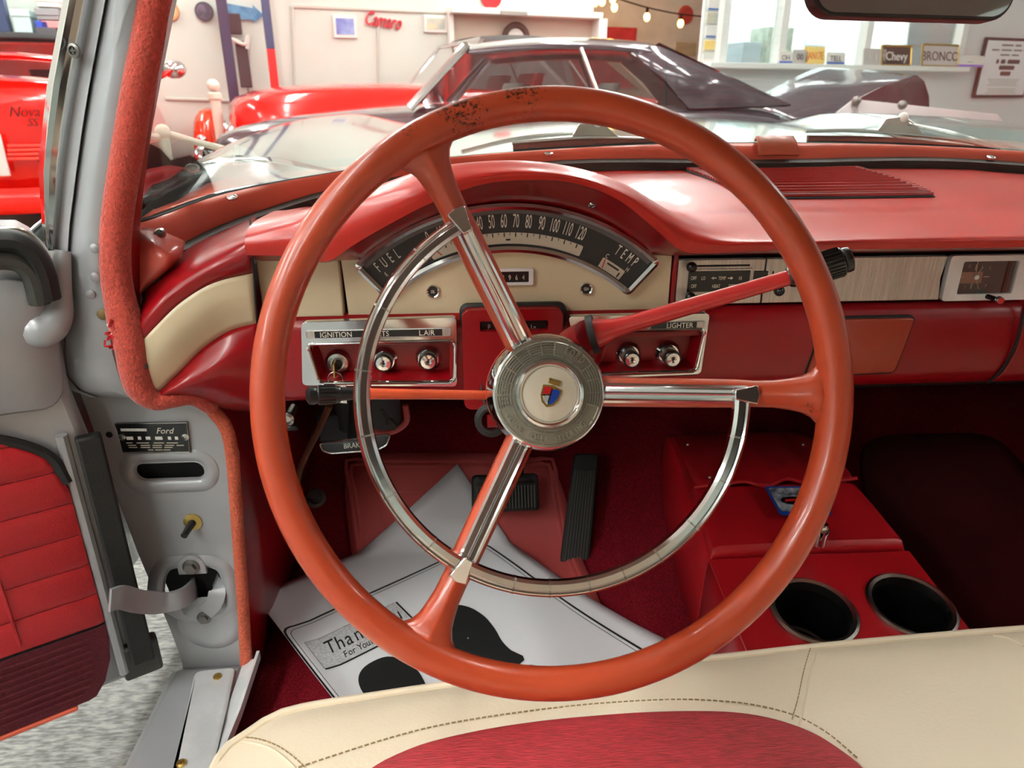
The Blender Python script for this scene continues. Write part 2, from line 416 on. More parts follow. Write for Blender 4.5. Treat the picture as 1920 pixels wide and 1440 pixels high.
# ------------------------------------------------------------------ the car: body shell around the driver
CX = 0.455                      # centre line of the car
def mir(p): return V((2*CX-p[0], p[1], p[2]))
body = thing('vintage_car', 'silver grey vintage car around the driver seat, with wraparound windshield and open pleated red door', 'car', (CX, .9, GZ))
# windshield base line (upper edge of the coral moulding) and its lower edge, half of it measured, mirrored
WB = [(-.372, .815, .968), (-.366, .84, .967), (-.356, .88, .968), (-.314, .95, .981), (-.257, .99, .990), (-.122, 1.05, 1.006), (-.01, 1.09, 1.015), (.11, 1.11, 1.022), (.274, 1.12, 1.029), (CX, 1.13, 1.031)]
SB = [(-.345, .80, .925), (-.340, .835, .930), (-.336, .86, .935), (-.31, .92, .947), (-.255, .97, .963), (-.192, 1.01, .979), (-.123, 1.05, .990), (-.01, 1.08, 1.001), (.189, 1.10, 1.013), (CX, 1.11, 1.010)]
WB = cr(WB+[mir(p) for p in reversed(WB[:-1])], 5)
SB = cr(SB+[mir(p) for p in reversed(SB[:-1])], 5)
def resamp(pts, n):
    L = [0]
    for a, b in zip(pts, pts[1:]): L.append(L[-1]+(b-a).length)
    out = []; j = 0
    for k in range(n):
        d = L[-1]*k/(n-1)
        while j < len(L)-2 and L[j+1] < d: j += 1
        t = (d-L[j])/max(1e-9, L[j+1]-L[j]); out.append(pts[j].lerp(pts[j+1], min(1, t)))
    return out
NS = 70
WB = resamp(WB, NS); SB = resamp(SB, NS)
# glass
TOP = resamp(cr([(-.215, .74, 1.375), (-.12, .745, 1.392), (.1, .775, 1.408), (CX, .785, 1.415), (2*CX-.1, .775, 1.408), (2*CX+.12, .745, 1.392), (2*CX+.215, .74, 1.375)], 8), NS)
rows = []
for k in range(9):
    t = k/8; bulge = .05*math.sin(math.pi*t)
    rows.append([V((lerp(a.x, b.x, t)+(-.03 if i < NS/2 else .03)*math.sin(math.pi*t)*min(1, abs(i-NS/2)/(NS/2))**3, lerp(a.y, b.y, t)+bulge*(1-abs(i-NS/2)/(NS/2))*.6+.004, lerp(a.z, b.z, t)+.003)) for i, (a, b) in enumerate(zip(WB, TOP))])
MB().grid(rows).build('windshield', K['glass'], body, label='clear wraparound windshield')
MB().tube([p+V((0, .004, .000)) for p in WB], .0045, 8).build('windshield_seal', K['rubber'], body)
MB().tube([p+V((0, .014, .000)) for p in WB], .0030, 6).build('windshield_trim', K['chrome'], body)
# coral moulding at the base of the glass
rows = []
for a, b in zip(WB, SB):
    d = b-a; nrm = V((0, -.25, 1)).normalized()
    rows.append([a+d*t+nrm*h for t, h in ((0, -.012), (.0, .001), (.12, .006), (.5, .010), (.85, .006), (1.0, -.002), (1.0, -.02))])
mould = MB().grid(rows).build('windshield_moulding', K['coral'], body, label='coral painted moulding at the foot of the windshield', ang=60)
def screw(p, n, r, parent, m='chrome2', name='screw'):
    n = V(n).normalized(); x = n.cross(V((0, 0, 1)) if abs(n.z) < .9 else V((1, 0, 0))).normalized(); fr = Fr(p, x, n.cross(x), n)
    b = MB().lathe([(r, 0), (r*.95, r*.3), (r*.6, r*.42), (r*.5, r*.15), (.0001, r*.15)], fr, 14)
    b.box((0, 0, r*.25), (r*.9, r*.22, r*.2), fr).box((0, 0, r*.25), (r*.22, r*.9, r*.2), fr)
    return b.build(name, K[m], parent)
for px, py, y in ((1028, 294, 1.10), (437, 378, .925), (1856, 301, 1.09), (1450, 285, 1.12)):
    screw(aY(px, py, y)+V((0, 0, .004)), (0, -.35, 1), .007, mould)
# joint clip at the centre of the moulding
pts = [V((x, y, z)) for x, y, z in ((0, 1.135, 1.030), (0, 1.125, 1.036), (0, 1.112, 1.028), (0, 1.10, 1.010))]
cx0 = aY(1450, 287, 1.12).x
b = MB().grid([[V((cx0+dx*(1+.05*i), p.y-.002, p.z+.010-abs(dx)*.04)) for dx in (-.028, -.024, 0, .024, .028)] for i, p in enumerate(pts)])
b.build('joint_clip', mat('tan_pink_paint', (205, 110, 78), .4, coat=.2), mould, solid=.003)
# black rubber gap behind the dash pad
MB().sweep([p+V((0, -.004, -.012)) for p in SB], [(-.012, -.02), (-.012, .012), (.012, .012), (.012, -.02)], up=(0, -.2, 1)).build('dash_gap_seal', K['rubberg'], body)
# corner cap of the moulding at the left pillar
q = [[aY(258, 425, .835), aY(285, 428, .835), aY(320, 440, .83), aY(347, 452, .825)],
     [aY(250, 462, .80), aY(290, 466, .79), aY(320, 478, .79), aY(340, 484, .81)],
     [aY(250, 510, .79), aY(280, 512, .785), aY(305, 512, .79), aY(318, 505, .81)],
     [aY(252, 560, .785), aY(262, 552, .785), aY(272, 545, .80), aY(285, 535, .82)]]
rows = [cr(r, 5) for r in q]; rows = [list(c) for c in zip(*[cr(list(c), 5) for c in zip(*rows)])]
cap = MB().grid(rows).build('corner_cap', mat('pale_coral_paint', (206, 92, 78), .3, coat=.4), body, solid=-.004)
screw(aY(300, 440, .822), (-.2, -.7, .7), .008, cap)

MB().add([aY(250, 455, .85), aY(335, 470, .85), aY(335, 560, .85), aY(250, 630, .80)], [(0, 1, 2, 3)]).build('corner_filler', K['red'], body, solid=.004)
# left windshield pillar, grey, with chrome outer moulding and drip flange
prow = [  # image row: chrome outer, chrome inner, groove, face edge
    (-60, 128, 182, 212, 280, .80), (0, 118, 173, 200, 268, .80), (80, 103, 157, 185, 253, .80), (160, 88, 142, 170, 238, .795), (240, 79, 128, 157, 224, .79), (320, 72, 117, 146, 212, .785), (420, 78, 107, 133, 200, .78), (480, 90, 104, 129, 196, .775), (540, 97, 103, 125, 200, .77), (600, 100, 104, 124, 212, .765), (660, 96, 102, 120, 225, .765), (705, 106, 112, 126, 240, .765), (732, 128, 134, 150, 250, .768), (745, 165, 170, 185, 255, .775)]
rows = []
for py, c0, c1, gr, fe, Y in prow:
    a, bb, c, d = aY(c1, py, Y+.004), aY(gr-3, py, Y-.004), aY(gr, py, Y+.006), aY(gr+3, py, Y)
    e = [aY(lerp(gr+3, fe+14, t), py, Y-.012*math.sin(math.pi*t)) for t in (.25, .5, .75)]
    f = aY(fe+14, py, Y+.01)
    bk = V((f.x+.01, Y+.05, f.z)); bk2 = V((a.x+.02, Y+.06, a.z))
    rows.append([a, bb, c, d]+e+[f, bk, bk2])
pil = MB().loft(rows, True, True).build('windshield_pillar', K['grey'], body, ang=50, label='grey painted windshield pillar with a rounded foot')
rows = []
for py, c0, c1, gr, fe, Y in prow[:7]+[(470, 87, 103, 0, 0, .777)]:
    a, d = aY(c0, py, Y+.02), aY(c1+3, py, Y+.002)
    m1, m2, m3 = aY(lerp(c0, c1, .22), py, Y-.002), aY(lerp(c0, c1, .45), py, Y+.003), aY(lerp(c0, c1, .75), py, Y-.006)
    rows.append([a, m1, m2, m3, d, V((d.x, Y+.03, d.z)), V((a.x+.005, Y+.04, a.z))])
tr = MB().loft(rows, True, True).build('pillar_chrome', K['chrome'], pil, ang=50, label='bright chrome moulding along the outer pillar edge')
screw(aY(140, 95, .787), (-.3, -1, 0), .007, tr, 'steel')
# drip rail knuckle at the foot of the pillar
kp = cr([aY(118, 470, .765), aY(114, 520, .757), aY(112, 560, .752), aY(108, 590, .745), aY(95, 612, .738), aY(72, 618, .735), aY(52, 606, .74)], 5)
n_ = len(kp)
MB().sweep(kp, ring2(14, 1, .8), scale=[lerp(.008, .019, min(1, k/(n_*.75))) for k in range(n_-2)]+[.015, .006]).build('drip_knuckle', K['grey'], pil)
for px, py in ((178, 466), (178, 520), (170, 552), (181, 665)):
    MB().ball(aY(px, py, .757), .0055, 10, FY(0), .5).build('weld_dimple', K['grey'], pil)
MB().ball(aY(192, 590, .754), .006, 10, FY(0), .4).build('paint_chip', mat('tan_primer', (120, 100, 60), .8), pil)

# hinge pillar (door jamb)
JY = .80; JF = FY(JY)
def j2(px, py): p = aY(px, py, JY); return (p.x, p.z)
outl = [j2(*p) for p in ((150, 735), (175, 805), (198, 870), (228, 955), (258, 1035), (285, 1100), (315, 1170), (340, 1235), (352, 1300), (470, 1300), (472, 1245), (460, 1100), (453, 950), (447, 850), (430, 790), (395, 750), (330, 735), (250, 730))]
slot = [V(j2(255+k, 884)) for k in (0,)]
def pill(px0, py0, px1, py1, n=8):
    a, b_ = j2(px0, py1), j2(px1, py0); r = (b_[1]-a[1])/2
    return rrect(a[0], a[1], b_[0], b_[1], r*.98, n)
hole1 = pill(257, 866, 380, 902)
hole2 = rpoly([j2(308, 1085), j2(320, 1066), j2(400, 1064), j2(414, 1078), j2(420, 1135), j2(395, 1142), j2(360, 1150), j2(305, 1118)], .008)
jamb = MB().holed(outl, [hole1, hole2], JF, -.004, 0).build('hinge_pillar', K['grey'], body, smooth=False, label='bare grey hinge pillar inside the door opening')
def loop3(poly, fr, h): return [fr.p(a, b, h) for a, b in poly]
def offs(poly, d):
    c = V((sum(p[0] for p in poly)/len(poly), sum(p[1] for p in poly)/len(poly))); o = []
    n = len(poly)
    for i in range(n):
        a, b_ = V(poly[i-1]), V(poly[(i+1) % n]); t = (b_-a).normalized(); nn = V((t.y, -t.x))
        if nn.dot(V(poly[i])-c) < 0: nn = -nn
        q = V(poly[i])+nn*d; o.append((q.x, q.y))
    return o
rows = [loop3(offs(hole1, d), JF, h) for d, h in ((.018, .0005), (.013, .003), (.008, .0034), (.003, .001), (.0, -.003), (-.0003, -.005))]
MB().loft(rows, True).build('slot_rim', K['grey'], jamb, ang=70)
rows = [loop3(offs(hole2, d), JF, h) for d, h in ((.020, .0005), (.014, .004), (.007, .0045), (.0, -.001), (-.0005, -.005))]
MB().loft(rows, True).build('check_pocket_rim', K['grey'], jamb, ang=70)
MB().prism([(max(-.418, min(x+.008, -.318)), max(.40, min(z, .80))) for x, z in outl], JF, -.055, -.018).build('pillar_void_shade', K['blackm'], jamb, smooth=False)  # matt black block stands in for the shade inside the hollow pillar
# dished boss below the check
c = aY(395, 1168, JY); f = FY(JY, c.x, c.z)
MB().lathe([(.044, .0003), (.038, .003), (.030, .004), (.018, .003), (.001, .002)], f, 26).build('pressed_boss', K['grey'], jamb)
# identification plate
pl = [j2(218, 792), j2(352, 790), j2(358, 845), j2(233, 846)][::-1]
dp = MB().prism(pl, JF, .0005, .0035).build('data_plate', K['black'], jamb, label='black and silver identification plate')
e = [JF.p(a, b_, .0037) for a, b_ in pl]
MB().tube(e, .0009, 6, True).build('plate_border', K['chrome2'], dp)
def jf(px, py, h=.0036):
    p = aY(px, py, JY); return Fr(p+V((0, -h, 0)), (1, 0, -.03), (0, 0, 1), (0, -1, 0))
MB().text('Ford', jf(312, 805), .011, .95, .0005, shear=.35).build('plate_lettering', K['print'], dp)
for k in range(10):
    b = MB().box((0, 0, 0), (.0026, .0034, .0008), jf(231+k*4.9, 803.5)); b.build('embossed_character', K['white'], dp, smooth=False)
for px, w_ in ((246, 13), (264, 6), (280, 9), (300, 14), (320, 6), (333, 6)):
    MB().box((0, 0, 0), (w_*.0006, .0040, .0008), jf(px, 819)).build('embossed_character', K['white'], dp, smooth=False)
for py, segs in ((828, ((245, 12), (270, 24), (300, 20), (325, 22))), (832.5, ((250, 16), (275, 18), (297, 18), (320, 18), (340, 14))), (836.5, ((252, 16), (275, 18), (297, 18), (318, 16))), (841, ((285, 10), (300, 14), (315, 14)))):
    for px, w_ in segs: MB().box((0, 0, 0), (w_*.0006, .0011, .0004), jf(px, py)).build('fine_print', K['dialpale'], dp, smooth=False)
for px in (229, 348): screw(aY(px, 819, JY-.0035), (0, -1, 0), .0045, dp)
MB().lathe([(.004, 0), (.004, .0006), (.0001, .0006)], FY(JY, *[aY(205, 815, JY)[k] for k in (0, 2)]), 12).build('drill_hole', K['blackm'], jamb)
# courtesy light plunger
c = aY(362, 978, JY); f = FY(JY, c.x, c.z)
pb = MB().lathe([(.0115, 0), (.0115, .002), (.008, .003), (.0001, .003)], f, 20).build('switch_washer', K['brass'], jamb)
MB().tube([f.p(0, 0, .002), f.p(-.003, -.004, .026)], [.0048, .0042], 12).build('plunger', K['black'], pb)
# door check: bracket, arm, lower clip and bolts
c = aY(362, 1060, JY); f = FY(JY, c.x, c.z)
poly = [(.018*math.cos(rad(a)), .018*math.sin(rad(a))) for a in range(0, 181, 15)]+[(-.018, -.010), (.018, -.010)]
br = MB().prism(poly, f, .001, .006).build('check_bracket', K['grey'], jamb, bevel=.001)
def bolt(p, n, r, parent, m='steel'):
    n = V(n).normalized(); x = n.cross(V((0, 0, 1))).normalized(); fr = Fr(p, x, n.cross(x), n)
    w2 = MB().lathe([(r*1.45, 0), (r*1.45, r*.2), (r*1.2, r*.35), (r*.9, r*.35)], fr, 22)
    w2.prism(ring2(6, r), fr, r*.3, r*.95)
    return w2.build('bolt', K[m], parent)
bolt(f.p(0, .002, .006), (0, -1, 0), .0075, br)
ap = cr([aY(206, 1126, .700), aY(228, 1120, .712), aY(262, 1128, .738), aY(305, 1130, .765), aY(340, 1122, .775), aY(360, 1108, .795), aY(366, 1100, .82)], 6)
MB().sweep(ap, [(-.014, -.0022), (.014, -.0022), (.014, .0022), (-.014, .0022)], up=(0, 0, 1)).build('check_arm', K['grey'], jamb, bevel=.001)
cl = cr([aY(385, 1148, JY-.004), aY(402, 1130, JY-.008), aY(408, 1105, JY-.002), aY(405, 1085, JY+.02)], 5)
lc = MB().sweep(cl, [(-.0016, -.011), (.0016, -.011), (.0016, .011), (-.0016, .011)], up=(0, -1, .2)).build('check_clip', K['grey'], jamb)
MB().lathe([(.014, .0005), (.014, .004), (.0001, .004)], FY(JY, *[aY(385, 1155, JY)[k] for k in (0, 2)]), 18).build('clip_tab', K['grey'], lc)
bolt(aY(383, 1158, JY-.004), (0, -1, 0), .0065, lc)
bolt(aY(38, 655, .80), (.3, -1, 0), .010, body)

# windlace: woven welt down the pillar and along the hinge pillar
lp = [aY(308, -60, .80), aY(289, 0, .80), aY(276, 80, .797), aY(260, 160, .79), aY(246, 240, .785), aY(233, 320, .778), aY(221, 400, .772), aY(216, 460, .766), aY(218, 520, .76), aY(229, 580, .753), aY(245, 640, .747), aY(252, 690, .743), aY(263, 728, .742), aY(290, 750, .745), aY(325, 748, .752), aY(362, 745, .765), aY(398, 765, .78)]
lr = [.0150]*8+[.0150, .0155, .0165, .0160, .0145, .0115, .010, .0095, .009]
pth = cr(lp, 6); rr = [interp([(i*6, r) for i, r in enumerate(lr)], k) for k in range(len(pth))]
rr = [r*(1+.10*(math.exp(-((k-57)/4)**2))) for k, r in enumerate(rr)]
lace = MB().tube(pth, rr, 14).build('windlace', K['lace'], body, label='coral woven windlace, frayed halfway down')
for k in range(26):      # frayed threads
    a = aY(218+random.uniform(-6, 10), random.uniform(600, 650), .737+random.uniform(0, .006))
    MB().tube(cr([a, a+V((random.uniform(-.008, .004), -.004, random.uniform(-.006, .006))), a+V((random.uniform(-.008, .008), random.uniform(-.004, .004), random.uniform(-.010, .006)))], 3), .0011, 5).build('frayed_thread', K['redens'] if k % 7 else K['print'], lace)
lp2 = [aY(398, 768, .79), aY(425, 805, .79), aY(436, 860, .792), aY(443, 950, .793), aY(450, 1050, .793), aY(457, 1150, .793), aY(461, 1246, .793)]
MB().sweep(cr(lp2, 6), ring2(12, .0080, .0075)).build('lower_windlace', K['lacefade'], body, label='faded coral welt along the hinge pillar')
# inner garnish between windlace and glass
rows = [[aY(a, py, Y), aY((a+b_)/2, py, Y-.004), aY(b_, py, Y+.012), aY(b_+1, py, Y+.03)] for py, a, b_, Y in ((-60, 325, 338, .80), (0, 302, 318, .80), (100, 285, 303, .797), (200, 268, 288, .79), (300, 252, 276, .788), (380, 240, 266, .788), (430, 232, 262, .785), (500, 222, 262, .775), (560, 232, 262, .77), (610, 248, 266, .762))]
MB().grid(rows).build('pillar_garnish', K['red'], body, solid=-.003, label='red painted inner pillar garnish')

# sill: painted box, aluminium scuff plate, inner lip
sill = MB().box((-.366, -.05, .325), (.106, 1.70, .085)).build('rocker_sill', K['grey'], body, bevel=.012)
s0, s1, s2, s3 = aZ(366, 1258, .372), aZ(442, 1250, .372), aZ(398, 1440, .372), aZ(328, 1440, .372)
def _ext(a, b_, y): t = (y-a.y)/(b_.y-a.y); return (lerp(a.x, b_.x, t), y)
sp = rpoly([_ext(s0, s3, -.6), _ext(s1, s2, -.6), (s1.x, s1.y), (s0.x, s0.y)], .010)
plate = MB().dome(sp, Fr((0, 0, .368), (1, 0, 0), (0, 1, 0)), 0, .003, .003, .0045).build('scuff_plate', K['alu2'], sill, label='brushed aluminium door sill plate')
MB().sweep([(-.322, -.6, .372), (-.312, .60, .372), (-.307, .70, .374), (-.305, .79, .384)], [(-.01, -.013), (-.003, .004), (.012, .009), (.012, .013), (-.004, .012)], up=(0, 0, 1)).build('sill_inner_lip', K['alu2'], sill)
for px, py in ((408, 1269), (340, 1432)): screw(aZ(px, py, .3728), (0, 0, 1), .006, plate, 'brass')
# kick panel, firewall closing, right side, roof
MB().grid([[V((-.315+.012*math.sin(a_*1.2), y, z)) for a_, z in ((0, .30), (1, .5), (2, .7), (3, .86))] for y in (.822, .9, 1.1, 1.35)]).build('kick_panel', K['red'], body, solid=.01)
MB().grid([[V((x, 1.36+.0*x, z)) for z in (.28, .6, .85, .92)] for x in (-.36, .2, .8, 1.3)]).build('firewall', K['blackm'], body, solid=.01)
MB().box((2*CX+.36, -.1, .60), (.09, 1.9, .72)).build('unseen_right_door', K['vinyld'], body, bevel=.03)  # unseen right side, put in with its kick panel to darken the footwell
MB().grid([[V((2*CX+.315, y, z)) for z in (.28, .6, .92)] for y in (.75, 1.0, 1.36)]).build('unseen_right_kick_panel', K['red'], body, solid=.01)
rf = []
for y, zc, hw in ((.74, 1.425, .67), (.45, 1.45, .72), (0, 1.465, .745), (-.6, 1.465, .75), (-1.2, 1.44, .74), (-1.6, 1.38, .70)):
    rf.append([V((CX+hw*u, y, zc-.055*abs(u)**2.6)) for u in (-1, -.9, -.7, -.35, 0, .35, .7, .9, 1)])
MB().grid(rf).build('roof', mat('grey_headliner', (158, 148, 134), .85, bump=.2, bscale=300), body, solid=-.02)
MB().sweep([p+V((0, .01, .006)) for p in TOP], [(-.02, -.012), (-.02, .012), (.012, .012), (.012, -.012)], up=(0, 0, 1)).build('windshield_header', K['grey'], body)
for s in (-1, 1):
    MB().sweep([V((CX+s*.80, -.66, .33)), V((CX+s*.80, -.68, .95)), V((CX+s*.73, -.72, 1.42))], [(-.05, -.02), (.05, -.02), (.05, .02), (-.05, .02)], up=(0, 1, 0)).build('centre_pillar', K['grey'], body, bevel=.006)
    MB().box((CX+s*.82, -1.35, .62), (.06, 1.3, .62)).build('rear_side', K['grey'], body, bevel=.02)
MB().box((CX, -1.95, .62), (1.6, .06, .66)).build('rear_bulkhead', K['darkcarpet'], body)
# unseen cabin rear, added to cut fill light: shelf, quarter pillars, rear window
MB().box((CX, -1.62, .93), (1.56, .62, .03)).build('unseen_parcel_shelf', K['darkcarpet'], body, bevel=.01)
for s in (-1, 1):
    MB().prism([(-1.25, .90), (-1.95, .90), (-1.62, 1.38), (-1.15, 1.42)], Fr((CX+s*.76, 0, 0), (0, 1, 0), (0, 0, 1)), -.02, .02).build('unseen_quarter_pillar', K['grey'], body, bevel=.01)
MB().grid([[V((CX+.72*u, -1.93, .94)) for u in (-1, 0, 1)], [V((CX+.66*u, -1.62, 1.37)) for u in (-1, 0, 1)]]).build('rear_window', K['glass'], body)
# hood and front fenders seen through the glass
hx = [-.62, -.58, -.53, -.47, -.41, -.35, -.29, -.23, -.16, -.08, .0, .12, .26, .40, CX]
hz = {-.62: .70, -.58: .86, -.53: .950, -.47: .993, -.41: 1.018, -.35: 1.026, -.29: 1.022, -.23: 1.006, -.16: .992, -.08: .990, .0: .998, .12: 1.010, .26: 1.018, .40: 1.022, CX: 1.023}
full = hx+[2*CX-x for x in reversed(hx[:-1])]
zz = [hz[x] for x in hx]; zz = zz+zz[-2::-1]
rows = []
for y in (1.16, 1.25, 1.4, 1.6, 1.85, 2.1, 2.35, 2.55, 2.72, 2.84, 2.90):
    d = -.0 if y < 2.5 else -.35*((y-2.5)/.40)**2.4; d += .030*min(1, max(0, y-1.25)/.5)
    d -= .012*max(0, 1.35-y)/.2; lift = 0
    rows.append([V((x, y, z+d+lift*(1 if -.3 < x < 1.2 else 0))) for x, z in zip(full, zz)])
hzt = [(x, hz[x]) for x in hx]
def hoodz(x): return interp(hzt, x if x <= CX else 2*CX-x)
crow = []
for k in range(6):
    t = k/5; r = []
    for p in WB:
        xx = CX+(p.x-CX)*lerp(1.0, 1.10, t); r.append(V((xx, lerp(p.y+.012, max(1.20, p.y+.06), t), lerp(p.z-.006, hoodz(xx)-.010, t))))
    crow.append(r)
MB().grid(crow).build('cowl_panel', K['silver'], body, solid=.004, face=(0, 0, 1))
for s in (-1, 1):
    fxs = [-.62, -.58, -.53, -.47, -.43, -.40, -.375]
    MB().grid([[V((x if s < 0 else 2*CX-x, y, hz.get(x, hoodz(x))-.02-(.0 if x < -.42 else .02*(1.2-y)/.35))) for x in fxs] for y in (.84, .95, 1.05, 1.2)]).build('fender_rear', K['silver'], body, solid=.004, face=(0, 0, 1))
MB().grid(rows).build('hood', K['silver'], body, sub=1, solid=-.008, face=(0, 0, 1), label='glossy silver hood and fenders beyond the windshield')
for s in (-1, 1):
    MB().grid([[V((CX+s*1.075, y, z)) for z in (.30, .5, .705)] for y in (.86, 1.4, 2.0, 2.7)]).build('fender_side', K['silver'], body, solid=.01)

# ------------------------------------------------------------------ open driver door
HD = V((-.452, .735, 0)); DD = V((-.858, -.514, 0)).normalized(); DN = V((.514, -.858, 0)).normalized()
DF = Fr(HD, DD, (0, 0, 1), DN)       # x along the door from its front edge, y up, z towards the cabin
def dpx(px, py, h=0):
    p = onp(px, py, HD+DN*h, DN); q = p-HD; return (q.dot(DD), q.z)
shell = [(-.055, .385), (1.1, .385), (1.1, .98), (.14, .98)]
crn = [dpx(0, 432), dpx(35, 432), dpx(62, 446), dpx(85, 475), dpx(98, 520), dpx(104, 580), dpx(118, 660), dpx(135, 745)]
so = [(1.1, .40), (1.1, crn[0][1])]+[tuple(p) for p in crn]+[(-.035, .70), (-.035, .42), (-.02, .40)]
door = MB().prism(so, DF, -.09, -.004).build('door', K['grey'], body, bevel=.010, seg=3, label='open driver door with grey shell and pleated red panel')
MB().grid([[DF.p(a, b_, h) for a, b_, h in r] for r in (
    [(dpx(104, 560)[0], dpx(104, 560)[1], .0), (dpx(112, 640)[0], dpx(112, 640)[1], .002), (dpx(130, 740)[0], dpx(130, 740)[1], .0)],
    [(dpx(60, 520)[0], dpx(60, 520)[1], .012), (dpx(60, 640)[0], dpx(60, 640)[1], .020), (dpx(95, 780)[0], dpx(95, 780)[1], .004)],
    [(dpx(0, 500)[0], dpx(0, 500)[1], .006), (dpx(0, 640)[0], dpx(0, 640)[1], .024), (dpx(0, 770)[0], dpx(0, 770)[1], .006)],
    [(.4, .93, .006), (.4, .84, .024), (.4, .78, .006)])]).build('door_inner_metal', K['grey'], door, sub=2, solid=-.003)
gs = [dpx(-30, 452, .012), dpx(0, 452, .012), dpx(30, 455, .012), dpx(58, 474, .012), dpx(78, 510, .012), dpx(90, 560, .012)]
MB().sweep([DF.p(a, b_, .012) for a, b_ in [(V(p).x, V(p).y) for p in cr([V((a, b_, 0)) for a, b_ in gs], 5)]], ring2(10, .012, .016)).build('vent_gasket', K['rubber'], door, label='black rubber vent window gasket')
gs = [dpx(-30, 490, .016), dpx(10, 488, .016), dpx(40, 495, .016), dpx(62, 520, .016), dpx(76, 570, .016)]
MB().sweep([DF.p(p.x, p.y, .014) for p in cr([V((a, b_, 0)) for a, b_ in gs], 5)], ring2(10, .010, .012)).build('vent_gasket_inner', K['rubberg'], door)
gs = [dpx(-30, 436, 0), dpx(0, 433, 0), dpx(35, 433, 0), dpx(62, 447, 0), dpx(85, 476, 0), dpx(98, 520, 0)]
MB().tube([DF.p(p.x, p.y, .002) for p in cr([V((a, b_, 0)) for a, b_ in gs], 5)], .004, 8).build('vent_frame_edge', K['chrome2'], door)
# trim panel: pleats stacked, lower kick carpet, rubber cap
pf0, pf1 = -.004, .9
def frontx(z):      # front edge of the panel, curving back at the top
    return interp([(.40, .03), (.43, .008), (.47, 0), (.69, 0), (.735, .012), (.765, .045), (.785, .10), (.795, .2)], z)
pl_z = [.505, .548, .590, .632, .674, .716, .757, .80]
for k, (z0, z1) in enumerate(zip(pl_z, pl_z[1:])):
    rows = []
    for m in range(9):
        t = m/8; z = lerp(z0+.0003, z1-.0003, t); h = .0085+.0028*(1-abs(2*t-1)**5)
        x0 = frontx(z); rows.append([DF.p(x0, z, -.002), DF.p(x0, z, h*.7), DF.p(x0+.006, z, h)]+[DF.p(x0+.006+u*(pf1-x0), z, h) for u in (.1, .3, .6, 1)])
    MB().grid(rows).build('pleat', K['vinyld'], door, ang=60)
rows = []
for z in (.402, .42, .45, .48, .502):
    x0 = frontx(z); rows.append([DF.p(x0, z, -.002), DF.p(x0, z, .006), DF.p(x0+.008, z, .009), DF.p(.4, z, .009), DF.p(.9, z, .009)])
MB().grid(rows).build('kick_carpet', K['maroon'], door, label='ribbed maroon lower door carpet')
for k in range(9):
    z = .415+k*.0095; MB().box((.45+frontx(z)/2+.01, z, .0095), (.88-frontx(z), .0022, .003), DF).build('carpet_rib', K['maroon'], door)
MB().box((.5, .398, .004), (.9, .006, .014), DF).build('lower_trim', K['coral'], door, bevel=.002)
MB().box((.085, .60, .012), (.0035, .17, .003), DF).build('panel_seam', K['vinyld'], door, bevel=.001)
cpt = [DF.p(p.x, p.y, .006) for p in cr([V((frontx(z)-.002, z, 0)) for z in (.70, .735, .76, .775, .787, .797)]+[V((.5, .80, 0))], 5)]
MB().sweep(cpt, ring2(8, .007, .005)).build('panel_top_bead', K['rubber'], door)
# front edge rubber and pull
MB().sweep([DF.p(-.03, .75, .006), DF.p(-.03, .6, .008), DF.p(-.03, .43, .008)], [(-.008, -.013), (.008, -.013), (.008, .013), (-.008, .013)], up=DN).build('edge_weatherstrip', K['rubber'], door, bevel=.003)
MB().sweep([DF.p(-.006, .755, .002), DF.p(-.007, .6, .004), DF.p(-.007, .42, .004)], ring2(8, .006, .007)).build('panel_edge', K['grey'], door)
MB().box((-.028, .43, -.002), (.045, .05, .02), DF).build('lower_hinge_cover', K['rubberg'], door, bevel=.004)
# ------------------------------------------------------------------ dashboard
FYD = .80
dash = thing('dashboard', 'red and cream painted dashboard with arched speedometer, brushed metal strip and chrome switch panels', 'dashboard', (CX, .8, .76))
XL, XR = -.222, 1.12
crest = [(-.222, .977), (-.193, .983), (-.17, .988), (-.125, 1.002), (-.08, 1.017), (-.035, 1.031), (.021, 1.038), (.076, 1.038), (.133, 1.029), (.179, 1.013), (.216, .992), (.24, .979), (.277, .968), (.33, .965), (.50, .967), (1.2, .968)]
lipt = [(-.222, .949), (-.175, .947), (-.142, .941), (-.114, .957), (-.091, .970), (-.035, .998), (.019, 1.017), (.066, 1.022), (.118, 1.018), (.163, 1.001), (.205, .970), (.231, .949), (.25, .944), (.33, .946), (1.2, .944)]
CC, CR_ = V((.052, .735)), .2545          # centre and radius of the outer dial arc
def inner_z(x):
    d = abs(x-CC.x)
    return .931 if d > .160 else max(.931, CC.y+math.sqrt(CR_**2-d*d)+.001)
def rear(x):
    best = min(SB, key=lambda p: abs(p.x-x)); return best.y-.008, best.z-.014
xs = [XL+.0+(XR-XL)*0]+[]
x = XL
while x < .30: xs.append(x); x += .0075
while x < XR: xs.append(x); x += .03
xs.append(XR); xs = sorted(set(round(k, 5) for k in xs))
rows, rin = [], []
